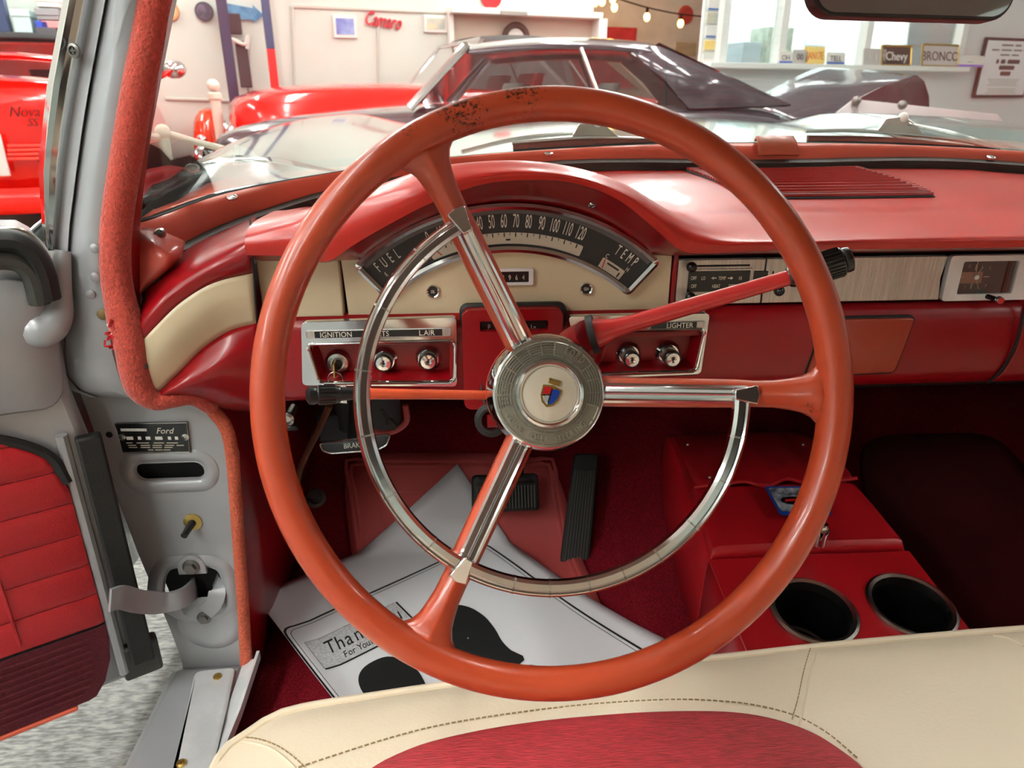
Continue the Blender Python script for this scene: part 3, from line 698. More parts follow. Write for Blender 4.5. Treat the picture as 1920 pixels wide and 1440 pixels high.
for x in xs:
    ry, rz = rear(x); cz = sinterp(crest, x); lz = sinterp(lipt, x); lz = min(lz, cz-.012)
    hump = max(0, cz-.970)
    base = max(rz-.004, .968)
    pr = [V((x, ry, rz-.012)), V((x, ry-.006, rz)), V((x, lerp(ry, .86, .55), lerp(rz, .975, .45)+.002)), V((x, .885, .972+hump*.25)), V((x, .835, .971+hump*.70)), V((x, .785, cz-.001)), V((x, .757, cz-.006)), V((x, .744, lerp(cz, lz, .55))), V((x, .7455, lz))]
    sm = pr[:2]+cr(pr[1:], 4)[1:]
    rows.append(sm)
    rin.append([V((x, .7455, lz)), V((x, .750, lz-.002)), V((x, .768, lerp(lz, inner_z(x), .45))), V((x, .802, inner_z(x)-.001))])
MB().grid(rows).build('dash_pad', K['redpad'], dash, ang=50, label='glossy red upper dash with a hooded arch over the dial')
hood_in = MB().grid(rin).build('hood_lining', K['red'], dash, ang=50)
for px, py in ((808, 382), (1110, 382)): screw(aY(px, py, .770)+V((0, 0, -.001)), (0, -.6, -.8), .0045, hood_in, 'chrome2')
# lower panel with the two switch recesses cut in
lp_prof = [(.803, .869), (.795, .867), (.790, .862), (.787, .851), (.785, .838), (.783, .815), (.783, .788), (.785, .776), (.790, .768), (.800, .762), (.83, .760), (.88, .762)]
def lowY(z): return interp(sorted((z_, y_) for y_, z_ in lp_prof[:10]), z)
H1 = (-.174, -.018, .788, .838); H2 = (.137, .280, .788, .838)
pz = [(y_, z_) for y_, z_ in lp_prof]
lines = sorted(set([XL, -.10, -.06, H1[0], H1[1], .0, .058, .115, H2[0], H2[1], .2, .24, .35, .45, .55, .65, .75, .9, 1.0, XR]))
b = MB()
for x0, x1 in zip(lines, lines[1:]):
    for (y0, z0), (y1, z1) in zip(pz, pz[1:]):
        mx, mz = (x0+x1)/2, (z0+z1)/2
        if any(h[0] < mx < h[1] and h[2] < mz < h[3] and y0 < .79 for h in (H1, H2)): continue
        b.add([(x0, y0, z0), (x1, y0, z0), (x1, y1, z1), (x0, y1, z1)], [(0, 1, 2, 3)])
low = b.build('lower_panel', K['red'], dash, ang=60, merge=True, label='glossy red lower dash panel')
# end cap sweeping back to the pillar, with its cream flash
ec = [[(480, 405, .93), (472, 432, .785), (473, 470, .757), (475, 512, .775)],
      [(420, 432, .90), (418, 452, .80), (410, 490, .765), (402, 530, .765)],
      [(368, 456, .87), (365, 478, .805), (350, 520, .762), (342, 565, .755)],
      [(328, 482, .845), (318, 512, .795), (300, 560, .752), (292, 612, .745)],
      [(290, 510, .825), (268, 560, .78), (258, 605, .748), (256, 652, .741)]]
def surf(tab, n=5):
    rows = [cr([aY(*p) for p in r], n) for r in tab]
    return [list(c) for c in zip(*[cr(list(c), n) for c in zip(*rows)])]
MB().grid(surf(ec)).build('end_cap', K['red'], dash, solid=-.004, label='red dash end curving to the pillar')
ecr = [[(475, 512, .775), (478, 558, .775), (482, 606, .781)], [(402, 530, .765), (415, 572, .765), (432, 620, .775)], [(342, 565, .755), (360, 605, .754), (382, 652, .766)], [(292, 612, .745), (310, 652, .744), (332, 702, .755)], [(256, 652, .741), (268, 700, .740), (287, 745, .745)]]
MB().grid(surf(ecr)).build('cream_flash', K['cream'], dash, solid=-.004, label='cream painted flash at the dash end')
for px, py in ((269, 687),): MB().ball(aY(px, py, .7385), .005, 10, FY(0), .5).build('trim_plug', K['rubberg'], dash)
ecl = [[(482, 606, .781), (482, 660, .768), (480, 720, .768), (478, 766, .785), (470, 772, .83)], [(432, 620, .775), (438, 665, .757), (432, 720, .757), (430, 760, .775), (425, 768, .82)], [(382, 652, .766), (390, 690, .748), (385, 725, .748), (378, 748, .765), (378, 757, .81)], [(332, 702, .755), (338, 718, .742), (335, 734, .742), (330, 744, .757), (330, 750, .80)], [(287, 745, .745), (288, 748, .742), (288, 750, .744), (288, 752, .75), (288, 754, .79)]]
MB().grid(surf(ecl)).build('end_cap_lower', K['red'], dash, solid=-.004)
MB().sweep([aY(469, 412, .80), aY(471, 440, .775), aY(473, 475, .752), aY(476, 512, .77), aY(482, 606, .778)], ring2(6, .0012)).build('panel_joint', K['blackm'], dash)
# cream instrument panel, left filler and red divider
FD = FY(FYD)
def f2(px, py, y=FYD): p = aY(px, py, y); return (p.x, p.z)
MB().prism([(XL-.006, .866), (-.1375, .866), (-.1375, .935), (XL-.006, .951)], FD, -.01, .004).build('cream_filler', K['cream'], dash, bevel=.002, label='cream filler panel left of the dial')
def arc(r, a0, a1, n=28): return [(CC.x+r*math.cos(rad(lerp(a0, a1, k/n))), CC.y+r*math.sin(rad(lerp(a0, a1, k/n)))) for k in range(n+1)]
A0, A1 = 48.3, 131.7; RI = .2075
cl = [(-.1355, .868), (.2405, .8665), (.2405, .932), (.225, .934)]+arc(CR_+.004, A0, A1)+[(-.121, .934), (-.1355, .934)]
cl = rpoly([(-.1355, .868), (.2405, .8665), (.2405, .9315)], .003)+arc(CR_+.004, 49.6, 130.4)+[(-.1355, .9315)]
clus = MB().prism(cl, FD, -.012, .002).build('instrument_panel', K['cream'], dash, bevel=.0012, label='cream instrument panel with the arched dial')
MB().box((.2455, .9, -.002), (.006, .068, .012), FD).build('red_divider', K['red'], dash, bevel=.002)
# dial bezel, face, scale
def arcband(ro, ri, a0, a1, e=.0): return arc(ro, a0, a1)+arc(ri, a1, a0)
opath = [FD.p(a, b_, .006) for a, b_ in rpoly(arcband(CR_, RI, A0, A1), .004, 3)]
bez = MB().sweep(opath, [(-.006, -.0035), (.004, -.0035), (.006, 0), (.004, .0035), (-.006, .0035)], closed=True, up=(0, -1, 0)).build('dial_bezel', K['chrome'], clus, ang=50)
MB().prism(arcband(CR_-.002, RI+.002, A0+.3, A1-.3), FD, .0005, .0028).build('dial_face', K['dial'], clus, smooth=False)
MB().prism(arcband(CR_-.0035, CR_-.0085, A0+1.0, A1-1.0), FD, .0028, .0040).build('dial_outer_strip', mat('grey_dial_border', (88, 82, 80), .4), clus, smooth=False)
sc0, sc1 = 67.8, 113.5
scp = MB().prism(rpoly(arcband(RI+.0175, RI+.0050, sc0, sc1), .002, 2), FD, .0028, .0036).build('speed_scale', K['dialpale'], clus, smooth=False)
MB().prism(arcband(RI+.0042, RI+.0018, A0+12, A1-12), FD, .0028, .0042).build('dial_inner_strip', K['black'], clus, smooth=False)
def polar(r, a, h=0): 
    t = rad(a); return Fr(FD.p(CC.x+r*math.cos(t), CC.y+r*math.sin(t), h), FD.x*math.sin(t)-FD.y*math.cos(t), FD.x*math.cos(t)+FD.y*math.sin(t), FD.z)
spd = {0: 112.2, 10: 108.5, 20: 105.0, 30: 101.4, 40: 97.9, 50: 94.6, 60: 91.3, 70: 88.0, 80: 84.6, 90: 81.0, 100: 77.3, 110: 73.6, 120: 69.8}
for s, a in spd.items():
    MB().text(str(s), polar(CR_-.0165, a, .0029), .0215, .34, .0006).build('speed_numeral', K['print'], clus)
    if s < 120 or True:
        MB().box((0, 0, 0), (.0013, .0045, .0006), polar(RI+.0150, a, .0037)).build('scale_mark', K['black'], scp, smooth=False)
for s in range(5, 120, 10):
    MB().box((0, 0, 0), (.0008, .0024, .0006), polar(RI+.0160, (spd[s-5]+spd[s+5])/2, .0037)).build('scale_mark', K['black'], scp, smooth=False)
MB().box((0, 0, 0), (.005, .0018, .0008), polar(RI+.0095, 90.2, .0038)).build('trip_mark', K['black'], scp, smooth=False)
MB().box((0, 0, 0), (.0012, .010, .0008), polar(RI+.011, 111.2, .0039).rot(.55)).build('speed_needle', K['redens'], clus, smooth=False)
def gauge(word, a_first, step, sub, a_sub, a_win, mirror):
    for k, ch in enumerate(word):
        MB().text(ch, polar(CR_-.0155, a_first-step*k, .0029), .0175, .42).build('gauge_letter', K['print'], clus)
    for ch, a in zip(sub, a_sub):
        MB().text(ch, polar(CR_-.0275, a, .0029), .0070, .7).build('gauge_letter', K['print'], clus)
    w0, w1 = a_win
    gw = MB().prism(rpoly(arcband(CR_-.0310, CR_-.0430, w0, w1), .002, 2), FD, .0028, .0036).build('gauge_window', K['dialpale'], clus, smooth=False)
    am = (w0+w1)/2
    MB().box((0, 0, 0), (.016, .0022, .0006), polar(CR_-.0345, am, .0038)).build('gauge_bar', K['black'], gw, smooth=False)
    MB().box((0, 0, 0), (.0015, .006, .0006), polar(CR_-.039, w0+1.2, .0038)).build('gauge_bar', K['black'], gw, smooth=False)
    MB().box((0, 0, 0), (.0012, .010, .0006), polar(CR_-.037, w1-1.0, .0040).rot(.2)).build('gauge_needle', K['redens'], gw, smooth=False)
gauge('FUEL', 128.2, 2.2, 'EF', (127.6, 120.0), (118.0, 126.5), False)
gauge('TEMP', 58.4, 2.0, 'CH', (60.2, 52.8), (53.0, 61.0), True)
# odometer, warning lamps
a, b_ = f2(905, 503), f2(999, 532); oc = ((a[0]+b_[0])/2, (a[1]+b_[1])/2); ow, oh = b_[0]-a[0], a[1]-b_[1]
of = FD.at(oc[0], oc[1], .002)
od = MB().holed(rrect(-ow/2, -oh/2, ow/2, oh/2, .002), [rrect(-ow/2+.005, -oh/2+.003, ow/2-.005, oh/2-.003, .001)], of, 0, .004).build('odometer_bezel', K['alu2'], clus, bevel=.0018)
MB().box((0, 0, .0005), (ow-.008, oh-.004, .001), of).build('odometer_window', K['black'], od)
for k, ch in enumerate('129964'):
    MB().text(ch, of.at(-.0215+k*.0078, -.001, .0011), .0085, .72, .0004).build('odometer_digit', K['print'] if k < 5 else K['dialpale'], od)
for txt, px, py in (('OIL', 812, 545), ('GEN', 1098, 540)):
    c = f2(px, py); lf = FD.at(c[0], c[1], .002)
    wl = MB().lathe([(.0078, 0), (.0078, .0025), (.0068, .004), (.0056, .0032), (.0054, .0015), (.0001, .0015)], lf, 24).build('warning_lamp', K['chrome'], clus)
    MB().lathe([(.0054, .0012), (.0054, .0022), (.0001, .0024)], lf, 20).build('lamp_lens', K['black'], wl)
    MB().text(txt, lf.at(0, 0, .0025), .0050, .58, .0003).build('lamp_lettering', K['print'], wl)
# brushed metal strip with heater controls, plain plate and clock
plate = MB().prism([(.2485, .8725), (.352, .8725), (.352, .926), (.2485, .926)], FD, -.004, .003).build('heater_panel', K['alu'], dash, bevel=.001, label='brushed aluminium heater control plate')
MB().prism([(.3535, .8725), (.5735, .8725), (.570, .899), (.5735, .926), (.3535, .926)], FD, -.004, .003).build('trim_plate', K['alu'], dash, bevel=.001, label='plain brushed aluminium plate')
a, b_ = f2(1289, 507), f2(1400, 544)
hz_ = MB().holed(rrect(a[0]-.002, b_[1]-.002, b_[0]+.004, a[1]+.002, .003), [rrect(a[0], b_[1], b_[0], a[1], .001)], FD, .003, .0048).build('heater_legend_bezel', K['alu'], plate, bevel=.0006)
MB().box(((a[0]+b_[0])/2, (a[1]+b_[1])/2, .0032), (b_[0]-a[0]+.001, a[1]-b_[1]+.001, .0008), FD).build('heater_legend', K['black'], plate)
def ht(txt, px, py, s=.0062, sx=.62):
    p = f2(px, py); MB().text(txt, FD.at(p[0], p[1], .0037), s, sx, .0004).build('heater_lettering', K['print'], plate)
ht('OFF', 1299, 520); ht('LO', 1317, 520); ht('TEMP', 1352, 520); ht('HI', 1386, 520); ht('OFF', 1299, 535); ht('HEAT', 1341, 535); ht('DEFROST', 1376, 535, sx=.58)
for px, d in ((1337, -1), (1367, 1)):
    p = f2(px, 520); g_ = FD.at(p[0], p[1], .0037)
    MB().prism([(-.0028*d, .0007), (.0006*d, .0007), (.0006*d, .0020), (.0036*d, 0), (.0006*d, -.0020), (.0006*d, -.0007), (-.0028*d, -.0007)], g_, 0, .0004).build('arrow', K['print'], plate, smooth=False)
a, b_ = f2(1411, 507), f2(1433, 545)
MB().box(((a[0]+b_[0])/2, (a[1]+b_[1])/2, .0035), (b_[0]-a[0], a[1]-b_[1], .0012), FD).build('fan_legend', K['black'], plate, bevel=.0008)
ht('HI', 1421, 516, .005); ht('OFF', 1421, 526, .005)
for (p0, p1) in (((1300, 497), (1404, 497)), ((1298, 553), (1404, 553))):
    a, b_ = f2(*p0), f2(*p1); MB().box(((a[0]+b_[0])/2, (a[1]+b_[1])/2, .0028), (b_[0]-a[0], .0022, .0012), FD).build('lever_slot', K['blackm'], plate, smooth=False)
a = f2(1446, 522); MB().box((a[0], a[1], .0028), (.0016, .019, .0012), FD).build('lever_slot', K['blackm'], plate, smooth=False)
for px, py in ((1290, 496), (1288, 552), (1452, 540)):
    p = f2(px, py); MB().ball(FD.p(p[0], p[1], .014), .0062, 14).tube([FD.p(p[0], p[1], .002), FD.p(p[0], p[1], .012)], .0018, 8).build('control_knob', K['black'], plate)
# clock
a, b_ = (.5755, .8715), (.683, .9265)
ck = MB().holed(rrect(a[0], a[1], b_[0], b_[1], .004), [rrect(.5925, .8795, .6625, .9195, .0025)], FD, -.002, .006).build('clock', K['alu2'], dash, bevel=.0015, label='square dash clock in a worn metal frame')
MB().box((.6275, .8995, -.001), (.072, .042, .002), FD).build('clock_face', mat('grey_clock_face', (92, 108, 110), .45), ck)
MB().box((.654, .8995, .0008), (.0035, .040, .002), FD).build('clock_side_strip', mat('brown_strip', (90, 78, 66), .4, metal=.5), ck)
MB().box((.610, .8985, .0003), (.027, .014, .0006), FD).build('clock_centre', mat('pinkish_metal', (196, 172, 158), .4, metal=.5), ck)
cc = (.6125, .8995)
for h in range(12):
    t = rad(90-30*h); k = min(1/abs(math.cos(t)) if abs(math.cos(t)) > .01 else 99, .0150/.0210/abs(math.sin(t)) if abs(math.sin(t)) > .01 else 99)
    r0 = .0185*k; f_ = FD.at(cc[0]+math.cos(t)*r0*.88, cc[1]+math.sin(t)*r0*.88, .0003)
    n_ = {11: '11', 1: '1', 2: '2', 4: '4', 5: '5', 7: '7', 8: '8', 10: '10'}.get(h)
    if n_: MB().text(n_, FD.at(cc[0]+math.cos(t)*r0, cc[1]+math.sin(t)*r0, .0003), .0058, .6, .0004).build('clock_numeral', K['print'], ck)
    else: MB().box((0, 0, .0003), (.0012, .007, .0005), Fr(f_.o, FD.x*math.sin(t)-FD.y*math.cos(t), FD.x*math.cos(t)+FD.y*math.sin(t), FD.z)).build('clock_mark', K['print'], ck, smooth=False)
for ang, L, m in ((62, .014, 'print'), (95, .019, 'print'), (-62, .018, 'print')):
    t = rad(ang); MB().box((0, L/2, .0012), (.0010, L, .0005), Fr(FD.p(cc[0]+.002, cc[1], 0), FD.x*math.sin(t)-FD.y*math.cos(t), FD.x*math.cos(t)+FD.y*math.sin(t), FD.z)).build('clock_hand', K[m], ck, smooth=False)
MB().lathe([(.0030, 0), (.0030, .003), (.002, .004), (.0001, .0042)], FD.at(cc[0]+.002, cc[1], .001), 16).build('clock_boss', K['white'], ck)
ks = MB().tube([FD.p(.632, .8765, .005), FD.p(.637, .8755, .020)], .0030, 12).build('clock_stem', K['black'], ck)
MB().lathe([(.0046, 0), (.0046, .004), (.0040, .005), (.0001, .005)], FD.at(.6375, .8754, .018), 18).build('clock_knob', K['chrome'], ck)
MB().box((.6275, .8995, .0035), (.069, .039, .0006), FD).build('clock_glass', K['dialglass'], ck, smooth=False)
# switch panels: chrome frame, label strip, recess, knobs
def knob(fr, parent, r=.0108, L=.014, base=.0155, cone=True):
    kb = MB().lathe([(base, 0), (base, .002), (base*.78, .006 if cone else .003), (base*.5, .006), (.0001, .006)], fr, 26).build('switch_bezel', K['chrome'], parent)
    MB().lathe([(r*.8, .004), (r, .008), (r, L), (r*.88, L+.0012), (.0001, L+.0012)], fr, 26).build('knob', K['black'], kb)
    MB().lathe([(r*.80, L+.0008), (r*.80, L+.0016), (r*.4, L+.0020), (.0001, L+.0006)], fr, 12).build('knob_cap', K['chrome'], kb, ang=12)
    return kb
def switchpanel(oq, iq, strip, labels, label):
    Yf = .782; fr = FY(Yf)
    o2 = rpoly([f2(px, py, Yf) for px, py in oq], .006); i2 = rpoly([f2(px, py, Yf) for px, py in iq], .005)
    st = [f2(px, py, Yf) for px, py in strip]
    p = MB().holed(o2, [i2], fr, -.004, .005).build('switch_panel', K['chrome'], dash, bevel=.002, label=label)
    ib = [FY(.805).p(a, b_) for a, b_ in offs(i2, -.008)]
    rows = [[fr.p(a, b_, .004) for a, b_ in i2], [fr.p(a, b_, -.004) for a, b_ in offs(i2, -.0008)], [fr.p(a, b_, -.020) for a, b_ in offs(i2, -.0040)]]
    bb = MB().loft(rows, True); bb.add(rows[-1], [tuple(range(len(i2)))]); bb.build('switch_recess', K['red'], p, ang=50)
    MB().sweep([fr.p(a, b_, .005) for a, b_ in offs(i2, .0025)], ring2(8, .0022), closed=True).build('recess_bead', K['chrome'], p)
    MB().prism(rpoly(st, .003), fr, .0045, .0065).build('label_strip', K['alu'], p, bevel=.0006)
    x0, x1 = st[0][0]+.010, st[1][0]-.010; z0 = (st[0][1]+st[2][1])/2; hh = abs(st[0][1]-st[2][1])
    MB().box(((x0+x1)/2, z0, .0068), (x1-x0, hh*.86, .0008), fr).build('label_band', K['black'], p, smooth=False)
    for t_, px, py in labels:
        q = f2(px, py, Yf); MB().text(t_, fr.at(q[0], z0, .0073), .0088, .92, .0004).build('switch_lettering', K['print'], p)
    return p
s1 = switchpanel([(568, 720), (857, 722), (856, 592), (566, 602)], [(602, 712), (849, 710), (850, 640), (581, 647)], [(576, 632), (846, 627), (846, 612), (574, 617)], [('IGNITION', 632, 625), ('LIGHTS', 709, 622), ('L.AIR', 801, 620)], 'chrome switch panel left of the column lettered ignition, lights')
s1b = FY(.803)
for px, py in ((720, 677), (803, 674)):
    p = f2(px, py, .795); knob(FY(.8015, p[0], p[1]), s1)
p = f2(633, 681, .795); igf = FY(.8015, p[0], p[1])
ig = MB().lathe([(.0150, 0), (.0145, .004), (.012, .008), (.0085, .009), (.008, .006), (.0065, .006), (.0062, .012), (.0001, .0125)], igf, 28).build('ignition_lock', K['chrome2'], s1)
MB().lathe([(.0062, .012), (.0060, .0128), (.0001, .0128)], igf, 20).build('lock_barrel', K['blackm'], ig)
MB().text('LOCK', igf.at(-.008, .004, .0088).rot(rad(60)), .0036, .8, .0005).text('ON', igf.at(.007, .0065, .0088).rot(rad(-40)), .0036, .8, .0005).build('lock_lettering', K['black'], ig)
s2 = switchpanel([(1090, 709), (1312, 699), (1329, 585), (1064, 591)], [(1098, 696), (1300, 690), (1316, 619), (1080, 622)], [(1076, 617), (1318, 611), (1320, 599), (1074, 605)], [('R.AIR', 1120, 608), ('WIPERS', 1196, 606), ('LIGHTER', 1272, 605)], 'chrome switch panel right of the column lettered lighter')
for px, py, L in ((1104, 668, .018), (1178, 664, .022), (1252, 662, .024)):
    p = f2(px, py, .80); knob(FY(.8015, p[0], p[1]), s2, .0102, L, .0155)
# gear selector housing around the column
a, b_ = f2(871, 765, .775), f2(1056, 578, .775)
sf = FY(.790)
MB().dome(rrect(a[0]-.003, a[1]-.0, b_[0]+.006, b_[1]+.003, .010), sf, -.005, .001, .004, .003).build('selector_gasket', K['rubber'], dash)
sh = MB().holed(rrect(a[0], a[1]-.002, b_[0], b_[1], .009), [rrect(*f2(900, 622, .775), *f2(1028, 600, .775), .003)], sf, 0, .016).build('selector_housing', K['red'], dash, bevel=.004, label='red gear selector housing over the column')
c0, c1 = f2(899, 623, .785), f2(1029, 599, .785)
MB().box(((c0[0]+c1[0])/2, (c0[1]+c1[1])/2, .004), (c1[0]-c0[0], c1[1]-c0[1], .004), sf).build('selector_window', K['black'], sh)
for t_, px in (('P', 917), ('R', 937), ('N', 957), ('Dr', 981), ('Lo', 1000)):
    q = f2(px, 613, .785); MB().text(t_, sf.at(q[0], q[1], .0062), .0098, .62, .0004).build('selector_letter', K['print'], sh)
# ashtray and glove box
fa = FY(.7835)
at_ = rpoly([f2(1512, 706, .78), f2(1678, 698, .78), f2(1716, 596, .78), f2(1550, 600, .78)], .006)
MB().dome(offs(at_, .0025), fa, -.003, .0006, .001, .0012).build('ashtray_gap', K['blackm'], dash)
MB().dome(at_, fa, -.002, .003, .002, .0045).build('ashtray_door', K['ashtray'], dash, bevel=.0008, label='faded orange ashtray door')
gx = cr([aY(1925, 560, .784), aY(1915, 610, .780), aY(1898, 660, .780), aY(1872, 700, .782), aY(1852, 718, .788)], 5)
MB().sweep(gx, ring2(6, .0016)).build('glovebox_gap', K['blackm'], dash)
rows = [[V((p.x+.004+u, lowY(max(.763, p.z))-.003, max(.763, p.z))) for u in (0, .003, .06, .2, .36)] for p in gx]
MB().grid(rows).build('glovebox_door', K['red'], dash, solid=.003, label='red glove box door')
# speaker grille let into the pad
def padz(x, y):
    ry, rz = rear(x); return interp([(.835, .971), (.885, .972), (lerp(.86, ry, .45), lerp(.975, rz, .55)+.001), (ry-.006, rz)], y)
gq = [(.355, .915), (.618, .915), (.628, .93), (.600, 1.075), (.345, 1.075), (.335, 1.06)]
def gpt(u, v):
    x0, x1 = lerp(.362, .337, v), lerp(.618, .602, v); y = lerp(.915, 1.085, v)
    return V((lerp(x0, x1, u), y, padz(lerp(x0, x1, u), y)))
rows = [[gpt(u/10, v/8)+V((0, 0, .006)) for u in range(11)] for v in range(9)]
K['ribbed'] = mat('ribbed_red_grille', (168, 34, 32), .4)
_n = K['ribbed'].node_tree; _w = _n.nodes.new('ShaderNodeTexWave'); _w.bands_direction = 'Y'; _w.inputs['Scale'].default_value = 42; _g = _n.nodes.new('ShaderNodeNewGeometry'); _b = _n.nodes.new('ShaderNodeBump'); _b.inputs['Distance'].default_value = .004; _n.links.new(_g.outputs['Position'], _w.inputs['Vector']); _n.links.new(_w.outputs['Fac'], _b.inputs['Height']); _n.links.new(_b.outputs[0], _n.nodes['Principled BSDF'].inputs['Normal'])
grl = MB().grid(rows).build('speaker_grille', K['ribbed'], dash, solid=.006, label='red ribbed speaker grille')
MB().sweep([gpt(0, 1), gpt(0, .5), gpt(0, 0), gpt(.5, 0), gpt(1, 0), gpt(1, .5), gpt(1, 1)], ring2(6, .003)).build('grille_gap', K['blackm'], grl)
for k in range(12):
    v = .08+k*.075; MB().sweep([gpt(u, v)+V((0, 0, .0062)) for u in (.05, .3, .6, .95)], [(-.001, -.0016), (.0020, -.0006), (.0020, .0006), (-.001, .0016)], up=(0, 0, 1)).build('grille_rib', K['redpad'], grl)

# ------------------------------------------------------------------ keys in the ignition
kt = thing('car_keys', 'two steel keys on a ring hanging from the ignition lock', 'keys', igf.p(0, -.02, .02))
MB().box((-.001, -.002, .020), (.0022, .017, .016), igf).build('key', K['brass'], kt, bevel=.0006)
rg = [igf.p(-.001+.0085*math.cos(rad(a)), -.013+.0095*math.sin(rad(a)), .024+.003*math.sin(rad(a))) for a in range(0, 360, 20)]
MB().tube(rg, .0007, 6, True).build('key_ring', K['chrome2'], kt)
kf = Fr(igf.p(.001, -.030, .024), (1, .1, 0), (0, 0, 1))
poly = [(.0105*math.cos(rad(a)), .0085*math.sin(rad(a))+.004) for a in range(-30, 211, 20)]+[(-.006, -.014), (.009, -.016)]
MB().prism(poly, FY(igf.o.y-.024, igf.o.x+.001, igf.o.z-.028), 0, .0016).build('key', K['chrome2'], kt, bevel=.0005)
# ------------------------------------------------------------------ steering wheel
CA = rad(20.0)
WX, WY, WZ = V((1, 0, 0)), V((0, math.sin(CA), math.cos(CA))), V((0, -math.cos(CA), math.sin(CA)))
WC = CAM+ray(1048, 745.5)*.522
VS = 1.016
def wp(r, a, h=0.0): t = rad(a); return WC+WX*(r*math.cos(t))+WY*(r*VS*math.sin(t))+WZ*h
RR, RA, RB = .2100, .0118, .0135
wheel = thing('steering_wheel', 'large orange-red three-spoke steering wheel with chrome horn ring and crested hub', 'steering wheel', WC-WY*.22)
wear = [(wp(RR+.006, 108), .060, .46), (wp(RR+.011, 96), .060, .46), (wp(RR+.009, 119), .04, .46), (wp(RR+.006, 2), .035, .40), (wp(RR+.006, -12), .045, .38), (wp(.19, -4), .022, .42), (wp(RR+.01, 47), .03, .32)]
K['rim'] = worn('orange_rim_plastic', (172, 64, 34), (40, 16, 10), [(tuple(p), r, a) for p, r, a in wear], scale=330)
rows = []
for k in range(120):
    a = 3*k; t = rad(a); er = WX*math.cos(t)+WY*math.sin(t); c = wp(RR, a); sec = []
    for j in range(20):
        u = 2*math.pi*j/20; cu, su = math.cos(u), math.sin(u)
        rr_, hh = RA*math.copysign(abs(cu)**.9, cu), RB*math.copysign(abs(su)**.9, su)
        sec.append(c+er*rr_+WZ*hh)
    rows.append(sec)
rim = MB().loft(rows, True, False, True).build('rim', K['rim'], wheel, label='orange-red plastic rim, cracked and worn at the top')
HH = -.040                       # hub face sits below the rim plane
def sph(r): return interp([(.03, -.088), (.08, -.064), (.150, -.030), (.175, -.019), (.195, -.007), (.21, -.002)], r)
def spoke(a):
    t = rad(a); er = (WX*math.cos(t)+WY*math.sin(t)); et = (WY*math.cos(t)-WX*math.sin(t)); rows = []
    for r, w_, d in ((.030, .0125, .010), (.06, .0125, .010), (.10, .0122, .010), (.145, .0115, .010), (.158, .0105, .010), (.172, .0108, .0105), (.183, .0125, .011), (.190, .0142, .0115), (.1955, .0175, .0115), (.2, .023, .010), (.204, .031, .006)):
        c = WC+WX*(r*math.cos(t))+WY*(r*VS*math.sin(t))+WZ*sph(r)
        rows.append([c+et*(w_*u)+WZ*(d*v) for u, v in ((-1, -.3), (-.93, .35), (-.55, .82), (-.12, 1.0), (0, 1.06), (.12, 1.0), (.55, .82), (.93, .35), (1, -.3), (.6, -.9), (0, -1), (-.6, -.9))])
    s = MB().loft(rows, True, True).build('spoke', K['rim'], wheel, ang=60)
    rows = []
    for r, w_ in ((.040, .0085), (.06, .0082), (.09, .0078), (.12, .0074), (.147, .0070), (.153, .0055)):
        c = WC+WX*(r*math.cos(t))+WY*(r*VS*math.sin(t))+WZ*(sph(r)+.0125)
        rows.append([c+et*(w_*u)+WZ*(.0042*v) for u, v in ((-1, -1.2), (-1, .2), (-.75, .7), (-.45, .25), (-.15, .3), (0, .95), (.15, .3), (.45, .25), (.75, .7), (1, .2), (1, -1.2))])
    MB().loft(rows, True, True).build('spoke_trim', K['chrome'], s, ang=25)
    f = Fr(WC+WX*(.1515*math.cos(t))+WY*(.1515*VS*math.sin(t))+WZ*(sph(.15)+.0115), er, et, WZ)
    MB().prism(rpoly([(-.014, -.0035), (-.014, .0035), (.004, .0075), (.006, 0), (.004, -.0075)], .001, 2), f, -.002, .006).build('trim_tip', K['chrome'], s, bevel=.0012)
for a in (-1, 117.6, 239.8): spoke(a)
# horn ring
hp = []; ups = []
for k in range(101):
    a = lerp(116.8, 359.6, k/100); t = rad(a); r = .1462
    hp.append(wp(r, a, -.021)); ups.append((WX*math.cos(t)+WY*math.sin(t)))
sec = [(-.0062, -.004), (-.0062, .002), (-.004, .0046), (.0005, .0050), (.0022, .0036), (.0036, .0046), (.0048, .0030), (.0062, .0022), (.0062, -.004)]
b = MB()
rows = []
for p, u in zip(hp, ups): rows.append([p+u*q[0]+WZ*q[1] for q in sec])
ring = b.loft(rows, True, True).build('horn_ring', K['chrome'], wheel, ang=22, label='chrome partial horn ring')
for a in (133, 152, 171, 190, 209, 228, 256, 267, 279, 290, 302, 316, 332, 346):
    t = rad(a); u = WX*math.cos(t)+WY*math.sin(t); e = WY*math.cos(t)-WX*math.sin(t); p = wp(.1462, a, -.021)
    MB().loft([[p+e*d+u*(q[0]*1.04)+WZ*(q[1]*1.07+.0001) for q in sec] for d in (-.0007, .0007)], True, True).build('ring_joint', K['chrome2'], ring, ang=22)
